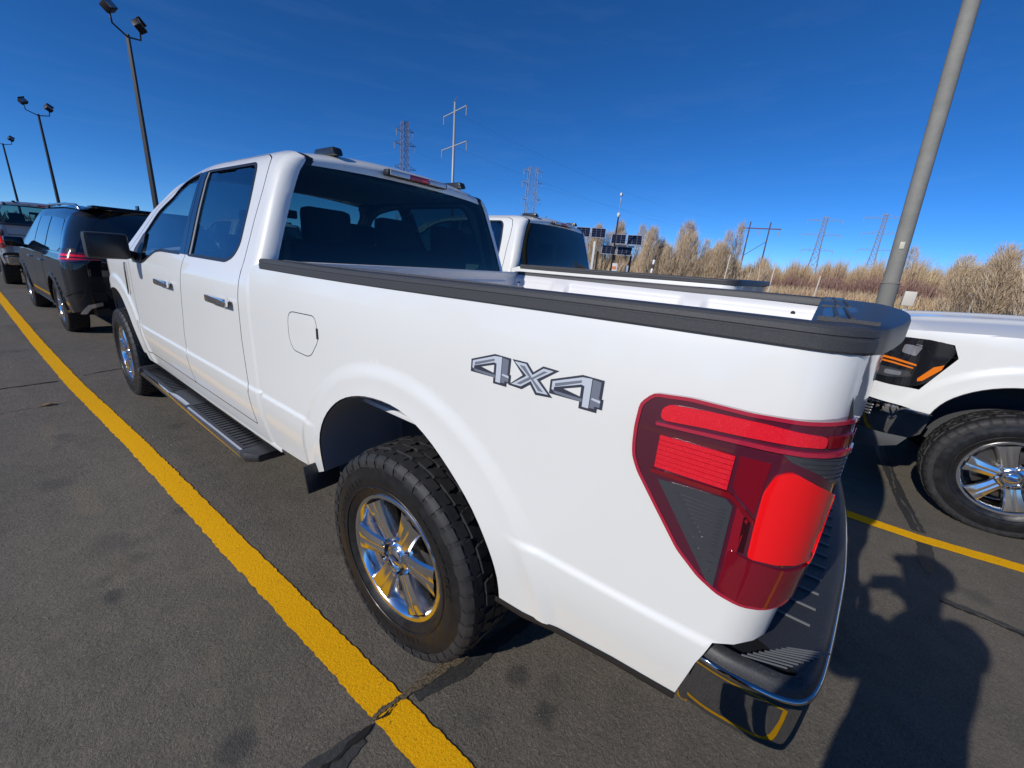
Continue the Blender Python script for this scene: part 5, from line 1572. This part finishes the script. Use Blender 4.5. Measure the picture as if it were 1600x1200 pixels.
for s in (-1, 1):
    b = MB(); b.tube([(s * 2.6, 0, 0), (s * 2.6, 0, 18.1)], [.22, .16], 8); b.build('pole', WOOD, T, smooth=True)
b = MB(); bar(b, (-5.6, 0, 16.3), (5.6, 0, 16.3), .30); b.build('cross_bar', mat('crossbar_brown', (.17, .08, .075), .8), T)
b = MB(); bar(b, (-2.6, 0, 8.5), (2.6, 0, 12.8), .16); b.build('brace', WOOD, T)
for x in (-5.2, 0, 5.2):
    b = MB(); b.tube([(x, 0, 16.2), (x, 0, 14.4)], .10, 6); b.build('insulator', mat('insulator', (.35, .36, .38), .4), T)
WIRE = mat('hazy_conductor', (.20, .27, .38), .8, 0)  # haze put into the colour to fade the wires
def wire(p, q, sag, label, r=.035):
    p, q = Vector(p), Vector(q); b = MB()
    pts = [p.lerp(q, t / 14) - Vector((0, 0, 4 * sag * (t / 14) * (1 - t / 14))) for t in range(15)]
    b.tube(pts, r, 4); o = b.build('power_line', WIRE, fix=False); tag(o, label, 'power line', 'power lines crossing the sky')
for a0, d0, z0, a1, d1, z1, r, lb in ((38.25, 168, 36.5, 12, 330, 36, .06, 'faint power line running left from the lattice pylon behind the nearest cab'),
    (38.25, 168, 38, 54.35, 190, 34, .06, 'faint power line between the two nearer lattice pylons'),
    (44.15, 92, 28.5, 78, 210, 26, .045, 'upper faint line running right from the slim grey power pole'),
    (44.15, 92, 22.5, 80, 214, 20, .045, 'lower faint line running right from the slim grey power pole'),
    (54.35, 190, 33.5, 82, 330, 33, .06, 'faint line running right from the pylon over the farther pickup'),
    (88.1, 345, 33, 93, 335, 33, .09, 'faint line between the two distant three-armed pylons'),
    (82.1, 146, 14.6, 60, 260, 15, .05, 'low faint line running left from the H shaped pylon')):
    wire(az(a0, d0, z0), az(a1, d1, z1), 3.0, lb, r * .28)

# ------------------------------------------------------------------ dry vegetation
STRAW = mat('pale_bare_twigs', (.50, .43, .33), .9)
n_, l_, b_ = nodes(STRAW)
oi = n_.new('ShaderNodeObjectInfo')
l_.new(ramp(STRAW, noise(STRAW, coords(STRAW), .9, 4, .6), [(.3, (.46, .33, .20)), (.5, (.60, .46, .30)), (.7, (.72, .60, .43))]), b_.inputs['Base Color'])
GOLD = mat('straw_weeds', (.34, .24, .12), .9)
n_, l_, b_ = nodes(GOLD)
l_.new(ramp(GOLD, noise(GOLD, coords(GOLD), .16, 5, .7), [(.30, (.40, .245, .175)), (.45, (.52, .36, .22)), (.6, (.60, .47, .26)), (.75, (.50, .39, .24))]), b_.inputs['Base Color'])
RUSTW = mat('reddish_stems', (.17, .085, .065), .9)
n_, l_, b_ = nodes(RUSTW)
l_.new(ramp(RUSTW, noise(RUSTW, coords(RUSTW), .2, 5, .7), [(.3, (.22, .125, .105)), (.55, (.32, .19, .145)), (.8, (.38, .27, .18))]), b_.inputs['Base Color'])
BARK = mat('grey_bark', (.17, .14, .11), .9)

def blades(name, A, B, C, Wd, M_, parent=None):
    """many thin bent blades at once: arrays of base, middle, tip points (N,3) and widths (N,)"""
    N = len(A); rg_ = np.random.RandomState(len(A) % 97)
    d = rg_.normal(size=(N, 3)); d[:, 2] *= .2
    d /= np.linalg.norm(d, axis=1)[:, None]
    w_ = Wd[:, None] * d / 2
    V = np.stack([A - w_, A + w_, B - w_ * .8, B + w_ * .8, C], 1).reshape(-1, 3)
    k = np.arange(N)[:, None] * 5
    quads = k + np.array([[0, 1, 3, 2]]); tris = k + np.array([[2, 3, 4]])
    me = bpy.data.meshes.new(name)
    me.vertices.add(len(V)); me.vertices.foreach_set('co', V.ravel())
    loops = np.concatenate([quads, tris], 1).ravel()
    me.loops.add(len(loops)); me.loops.foreach_set('vertex_index', loops.astype(np.int32))
    me.polygons.add(2 * N)
    st_ = (np.arange(N)[:, None] * 7 + np.array([[0, 4]])).ravel()
    me.polygons.foreach_set('loop_start', st_.astype(np.int32))
    me.materials.append(M_)
    me.update(calc_edges=True); me.validate()
    return link(name, me, parent)
def bush_mesh(seed, H, Wd, n, cols=6, up=.8, tw=.045):
    """returns blade arrays of a bare, brushy shrub of several upright clumps"""
    r = np.random.RandomState(seed)
    A = []; B = []; C = []; W_ = []
    stems = []
    for c in range(cols):
        cx, cy = r.uniform(-.5, .5, 2) * Wd
        ch = H * 1.12 * r.uniform(.68, 1.0) * (1 - .45 * (abs(cx) / (Wd * .5)) ** 2)
        cw = Wd / cols * r.uniform(.7, 1.3)
        m_ = int(n / cols * r.uniform(.8, 1.2))
        t = r.beta(1.6, 1.15, m_)
        rad = cw * np.sqrt(r.uniform(0, 1, m_)) * np.sin(np.clip(t * 2.6 + .35, 0, PI)) ** .7
        ph = r.uniform(0, 2 * PI, m_)
        base = np.stack([cx + rad * np.cos(ph), cy + rad * np.sin(ph), t * ch * .90], 1)
        out = np.stack([np.cos(ph), np.sin(ph), np.zeros(m_)], 1)
        L = r.uniform(.25, .75, m_)[:, None] * (H / 7)
        dirv = out * r.uniform(.1, .75, m_)[:, None] * (1 - up * .5) + np.array([[0, 0, 1]]) * r.uniform(.5, 1.1, m_)[:, None] + r.normal(size=(m_, 3)) * .22
        dirv /= np.linalg.norm(dirv, axis=1)[:, None]
        mid = base + dirv * L * .55
        tip = mid + (dirv + np.array([[0, 0, .25]]) + r.normal(size=(m_, 3)) * .15) * L * .45
        A.append(base); B.append(mid); C.append(tip); W_.append(r.uniform(.5, 1.3, m_) * tw)
        stems.append((cx, cy, ch, cw))
    return np.concatenate(A), np.concatenate(B), np.concatenate(C), np.concatenate(W_), stems
BUSH = []
def bush(seed, a, d, H, Wd, n, label, cols=6, up=.8, tw=.05, group='bare pale bushes beyond the lot'):
    H = H * (1.2 if d > 50 else 1.05); Wd = Wd * 1.08
    T = empty('bare_bush', az(a, d), R(a), label=label, cat='bush', group=group)
    A, B, C, W_, st_ = bush_mesh(seed, H, Wd, int(n * 3.0), cols, up, tw * .62)
    blades('twigs', A, B, C, W_, STRAW, T)
    b = MB(); r = random.Random(seed)
    for cx, cy, ch, cw in st_:
        for k in range(5):
            p0 = Vector((cx * .6 + r.uniform(-.1, .1), cy * .6, 0)); p2 = Vector((cx + r.uniform(-.7, .7) * cw, cy + r.uniform(-.7, .7) * cw, ch * r.uniform(.6, .9)))
            p1 = p0.lerp(p2, .5) + Vector((r.uniform(-.2, .2), r.uniform(-.2, .2), .2))
            b.tube([p0, p1, p2], [.06, .04, .015], 4, cap=False)
    b.build('stems', BARK, T, fix=False)
    return T
bush(1, 64.1, 60, 7.1, 4.6, 2600, 'rounded pale bush left of the instrument mast', 5)
bush(2, 67.3, 62, 7.3, 4.8, 2600, 'rounded pale bush behind the four solar panels', 5)
bush(3, 71.0, 58, 7.2, 3.2, 1900, 'narrow upright bush right of the solar panels', 3, .95)
bush(4, 73.2, 60, 7.0, 3.0, 1800, 'ragged bush left of the tallest bush tip', 3, .9)
bush(5, 74.8, 59, 8.0, 2.6, 1800, 'tallest pointed bush in the row before the weeds', 2, 1.0)
bush(6, 76.6, 60, 6.0, 3.6, 1800, 'lower bush in the dip between the pointed bushes', 4)
bush(7, 78.3, 59, 6.9, 2.8, 1700, 'upright bush left of the leaning bare sapling', 3, .95)
bush(8, 80.0, 60, 7.9, 1.5, 900, 'slender leaning bare sapling left of the H shaped pylon', 2, 1.0)
bush(9, 69.2, 61, 4.4, 3.6, 1300, 'low bush in the gap right of the solar panels', 3)
bush(10, 101.5, 40, 4.9, 2.8, 2200, 'rounded bush rising left of the big bush at the right edge', 4, .6, .035)
bush(11, 103.6, 39, 5.4, 4.6, 3400, 'big spreading pale bush at the right edge of the picture', 6, .5, .035)
bush(12, 106.5, 38, 5.6, 5.0, 2600, 'spreading pale bush just outside the right edge', 6, .5, .035)
bush(13, 83.8, 70, 4.6, 3.4, 900, 'thin bush under the H shaped pylon', 3)
bush(14, 95.8, 75, 6.0, 2.4, 900, 'thin bush standing just right of the thick pole', 2, .9)
bush(15, 98.8, 74, 6.2, 2.4, 900, 'thin spiky bush midway between thick pole and right edge', 3, .9)
for k, (x, y) in enumerate([(-38, 8), (-41, 18), (-36, 31), (-44, 43), (-40, 56), (-46, 2), (-43, -9), (-30, 68)]):  # unseen bushes, added to be reflected in paint and windows
    T = bush(30 + k, 0, 0, 6.5, 9, 700, 'bare bush added for reflections left of the lot, out of view, ' + ['level with the nearest cab', 'level with the far pickup', 'between the middle lamp posts', 'beyond the second lamp post', 'beyond the third lamp post', 'level with the nearest rear wheel', 'behind the photographer', 'at the far end of the row'][k], 6, .6, .12, 'bare bushes added for reflections, out of the picture'); T.location = (x, y, 0)

# the belt of dead weeds: nobody could count them
r = np.random.RandomState(5)
def weeds(name, n, a0, a1, d0, d1, h0, h1, wd, M_, lean=.18, hf=None):
    a = np.radians(r.uniform(a0, a1, n)); d = r.uniform(d0, d1, n)
    x = CAM.x + np.sin(a) * d; y = CAM.y + np.cos(a) * d
    H = r.uniform(h0, h1, n)
    if hf is not None: H = H * hf(np.degrees(a), d)
    A = np.stack([x, y, r.uniform(0, .55, n) * H], 1)
    l = r.normal(size=(n, 2)) * lean
    L = H - A[:, 2]
    B = A + np.stack([l[:, 0] * L * .4, l[:, 1] * L * .4, L * .55], 1)
    C = A + np.stack([l[:, 0] * L, l[:, 1] * L, L], 1)
    o = blades(name, A, B, C, r.uniform(.6, 1.4, n) * wd, M_)
    o['kind'] = 'stuff'
    return o
def hf(a, d):
    return .68 + .10 * np.sin(a * 1.9) + .10 * np.sin(a * 4.3 + 1) + .07 * np.sin(a * 11 + d * .4) + .18 * np.clip((a - 86) / 10, 0, 1)
weeds('dead_weeds', 62000, 60, 112, 66, 92, 3.0, 6.4, .05, GOLD, .16, hf)
weeds('reddish_weed_stems', 40000, 60, 112, 60, 70, 1.4, 3.6, .05, RUSTW, .25, hf)
weeds('dead_weeds', 9000, 60, 84, 58, 66, 2.0, 4.4, .06, STRAW, .22, hf)
weeds('dry_grass', 16000, 58, 114, 42, 62, .4, 1.5, .05, GOLD, .4)
weeds('distant_scrub', 5000, -20, 60, 190, 260, 2, 5, .35, BARK, .3)
# low brush bank closing the gaps behind the weeds
def bank(u, v):
    a = 56 + 60 * u; d = 84 + 26 * v
    h = (2.6 + .5 * math.sin(a * 2.1) + .3 * math.sin(a * 5.3 + 2) + .35 * math.sin(a * 13.1 + v * 5)) * math.sin(PI * min(1, v * 1.0) * .5 + .02)
    return az(a, d, h * (.5 + .5 * min(1, v * 2)) - .05)
o = surf('brush_bank', bank, 260, 12, RUSTW, None); o['kind'] = 'structure'
def ridge(u, v):
    a = 60 + 70 * u
    h = (3 + 5.0 * (math.sin(a * .31) + .6 * math.sin(a * .83 + 1) + .4 * math.sin(a * 2.3)) + 22) * v
    return az(a, 2400 + 200 * v, h)
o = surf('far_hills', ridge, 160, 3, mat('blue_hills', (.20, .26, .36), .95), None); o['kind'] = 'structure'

# ------------------------------------------------------------------ the photographer (stands behind the camera, casts the shadow)
def person():
    T = empty('person', (-2.05, -1.20, 0), label='person in a thick dark jacket and cap holding a phone up with both hands', cat='person')
    f2 = Vector((math.sin(.93), math.cos(.93), 0)); l2 = Vector((-f2.y, f2.x, 0))
    loc = Vector((-2.05, -1.20, 0))
    def W(f_, l_, z): return f2 * f_ + l2 * l_ + Vector((0, 0, z))
    # phone position in person-local coordinates
    ph = CAM - loc - fw * .012
    V = []; E = []; Rd = []
    def add(p, r_, par=None):
        V.append(tuple(p)); Rd.append(r_)
        if par is not None: E.append((par, len(V) - 1))
        return len(V) - 1
    pel = add(W(-.02, 0, .98), .165)
    ab = add(W(-.02, 0, 1.14), .150, pel); chest = add(W(-.03, 0, 1.34), .165, ab); neckb = add(W(-.02, 0, 1.50), .085, chest)
    nk = add(W(.01, 0, 1.58), .060, neckb); hd1 = add(W(.03, 0, 1.66), .078, nk); hd2 = add(W(.03, 0, 1.74), .092, hd1); hd3 = add(W(.015, 0, 1.80), .075, hd2)
    nose = add(W(.135, 0, 1.69), .014, hd1)
    for s in (-1, 1):
        hip = add(W(-.02, s * .10, .92), .115, pel); kn = add(W(.03, s * .13, .50), .068, hip); an = add(W(-.01, s * .14, .10), .046, kn); to = add(W(.14, s * .16, .04), .040, an)
        sh = add(W(-.03, s * .19, 1.46), .075, chest)
        el = add(W(.10, s * .24, 1.24), .056, sh)
        hp = ph + rt * (-s * .095) + up * (-.035) - fw * .05
        wr = add(hp - fw * .03 + up * (-.06) + rt * (-s * .03), .030, el)
        pm = add(hp + rt * (-s * .012) - up * .01, .030, wr)
        for k in range(4):
            b0 = hp + rt * (-s * .002) + up * (.030 - k * .021) + fw * .012
            f1 = add(b0 + fw * .025 + rt * (s * -.004), .0095, pm)
            f2_ = add(b0 + fw * (.040) + rt * (s * .020) , .0085, f1)
            add(b0 + fw * (.042) + rt * (s * (.040 - .004 * abs(k - 1))), .0075, f2_) if False else None
        th = add(hp + up * .035 + rt * (s * .008), .011, pm); add(hp + up * .045 + rt * (s * .035), .009, th)
    me = bpy.data.meshes.new('body'); me.from_pydata(V, E, []); me.update()
    o = link('body', me, T)
    md = o.modifiers.new('skin', 'SKIN'); md.use_smooth_shade = True
    for i, r_ in enumerate(Rd):
        me.skin_vertices[0].data[i].radius = (r_, r_ * (.82 if i < 4 else 1)); me.skin_vertices[0].data[i].use_root = (i == 0)
    o.modifiers.new('sub', 'SUBSURF').render_levels = 2
    SKIN = mat('skin', (.45, .27, .20), .55)
    me.materials.append(SKIN)
    COAT = mat('dark_jacket', (.03, .033, .045), .85); JEAN = mat('dark_trousers', (.03, .035, .05), .85)
    def skin(name, pts, M_, par=T):
        m2 = bpy.data.meshes.new(name); m2.from_pydata([tuple(p) for p, _ in pts], [(i, i + 1) for i in range(len(pts) - 1)], []); m2.update(); m2.materials.append(M_)
        q = link(name, m2, par); k = q.modifiers.new('skin', 'SKIN'); k.use_smooth_shade = True
        for i, (_, r_) in enumerate(pts): m2.skin_vertices[0].data[i].radius = r_ if hasattr(r_, '__len__') else (r_, r_)
        m2.skin_vertices[0].data[0].use_root = True
        q.modifiers.new('sub', 'SUBSURF').render_levels = 2
        return q
    skin('jacket', [(W(-.02, 0, .86), (.20, .175)), (W(-.02, 0, 1.1), (.19, .165)), (W(-.03, 0, 1.36), (.195, .165)), (W(-.02, 0, 1.49), (.15, .12)), (W(-.01, 0, 1.55), .085)], COAT)
    for s in (-1, 1):
        el = W(.10, s * .24, 1.24)
        hp = ph + rt * (-s * .095) + up * (-.035) - fw * .05
        skin('sleeve', [(W(-.03, s * .13, 1.47), .11), (W(-.02, s * .20, 1.44), .10), (el, .082), (hp - fw * .035 + up * (-.075) + rt * (-s * .033), .046)], COAT)
        skin('trouser_leg', [(W(-.02, s * .09, .98), .135), (W(.0, s * .11, .75), .115), (W(.03, s * .13, .50), .088), (W(-.01, s * .14, .09), .075)], JEAN)
        skin('shoe', [(W(-.05, s * .14, .05), .048), (W(.08, s * .155, .045), .050), (W(.17, s * .165, .035), .036)], mat('shoe', (.03, .03, .03), .6))
    # head details
    b = MB(); c = W(.02, 0, 1.775)
    prof = [(.112, -.01), (.113, .03), (.10, .07), (.065, .098), (.001, .11)]
    b.lathe(prof, 24, 'z', c=tuple(c)); b.build('cap', COAT, T, smooth=True)
    b = MB(); pts = []
    for k in range(13):
        a = -PI / 2 + PI * k / 12
        pts.append(c + f2 * (.09 + .085 * math.cos(a)) + l2 * (.085 * math.sin(a)) + Vector((0, 0, -.005)))
    b.prism(pts, (0, 0, 0), (0, 0, .008)); b.build('cap_peak', COAT, T)
    for s in (-1, 1):
        b = MB(); q = W(.118, s * .033, 1.715); b.lathe([(.001, -.012), (.009, -.008), (.012, 0), (.009, .008), (.001, .012)], 10, 'z', c=tuple(q)); b.build('eye', mat('eye_white', (.7, .7, .7), .2), T, smooth=True)
        b = MB(); q = W(.01, s * .092, 1.70); b.lathe([(.001, -.03), (.014, -.015), (.016, .01), (.010, .028), (.001, .032)], 10, 'z', c=tuple(q)); b.build('ear', SKIN, T, smooth=True)
    b = MB(); b.box(W(.118, 0, 1.645), (.012, .045, .010), Matrix.Rotation(-.93, 3, 'Z')); b.build('mouth', mat('lips', (.35, .14, .12), .5), T, bevel=.003)
    return T
PERSON = person()
# the phone, held level with the lens at the camera
T = empty('phone', tuple(CAM), label='dark phone held up in both hands of the person', cat='phone')
T.rotation_euler = camo.rotation_euler if False else m.to_euler()
b = MB(); b.box((.055, -.012, .014), (.160, .076, .009)); bo = b.build('case', SATIN, T, bevel=.004)
b = MB(); b.box((.055, -.012, .0192), (.150, .068, .001)); b.build('screen', GLOSSBLACK, T)
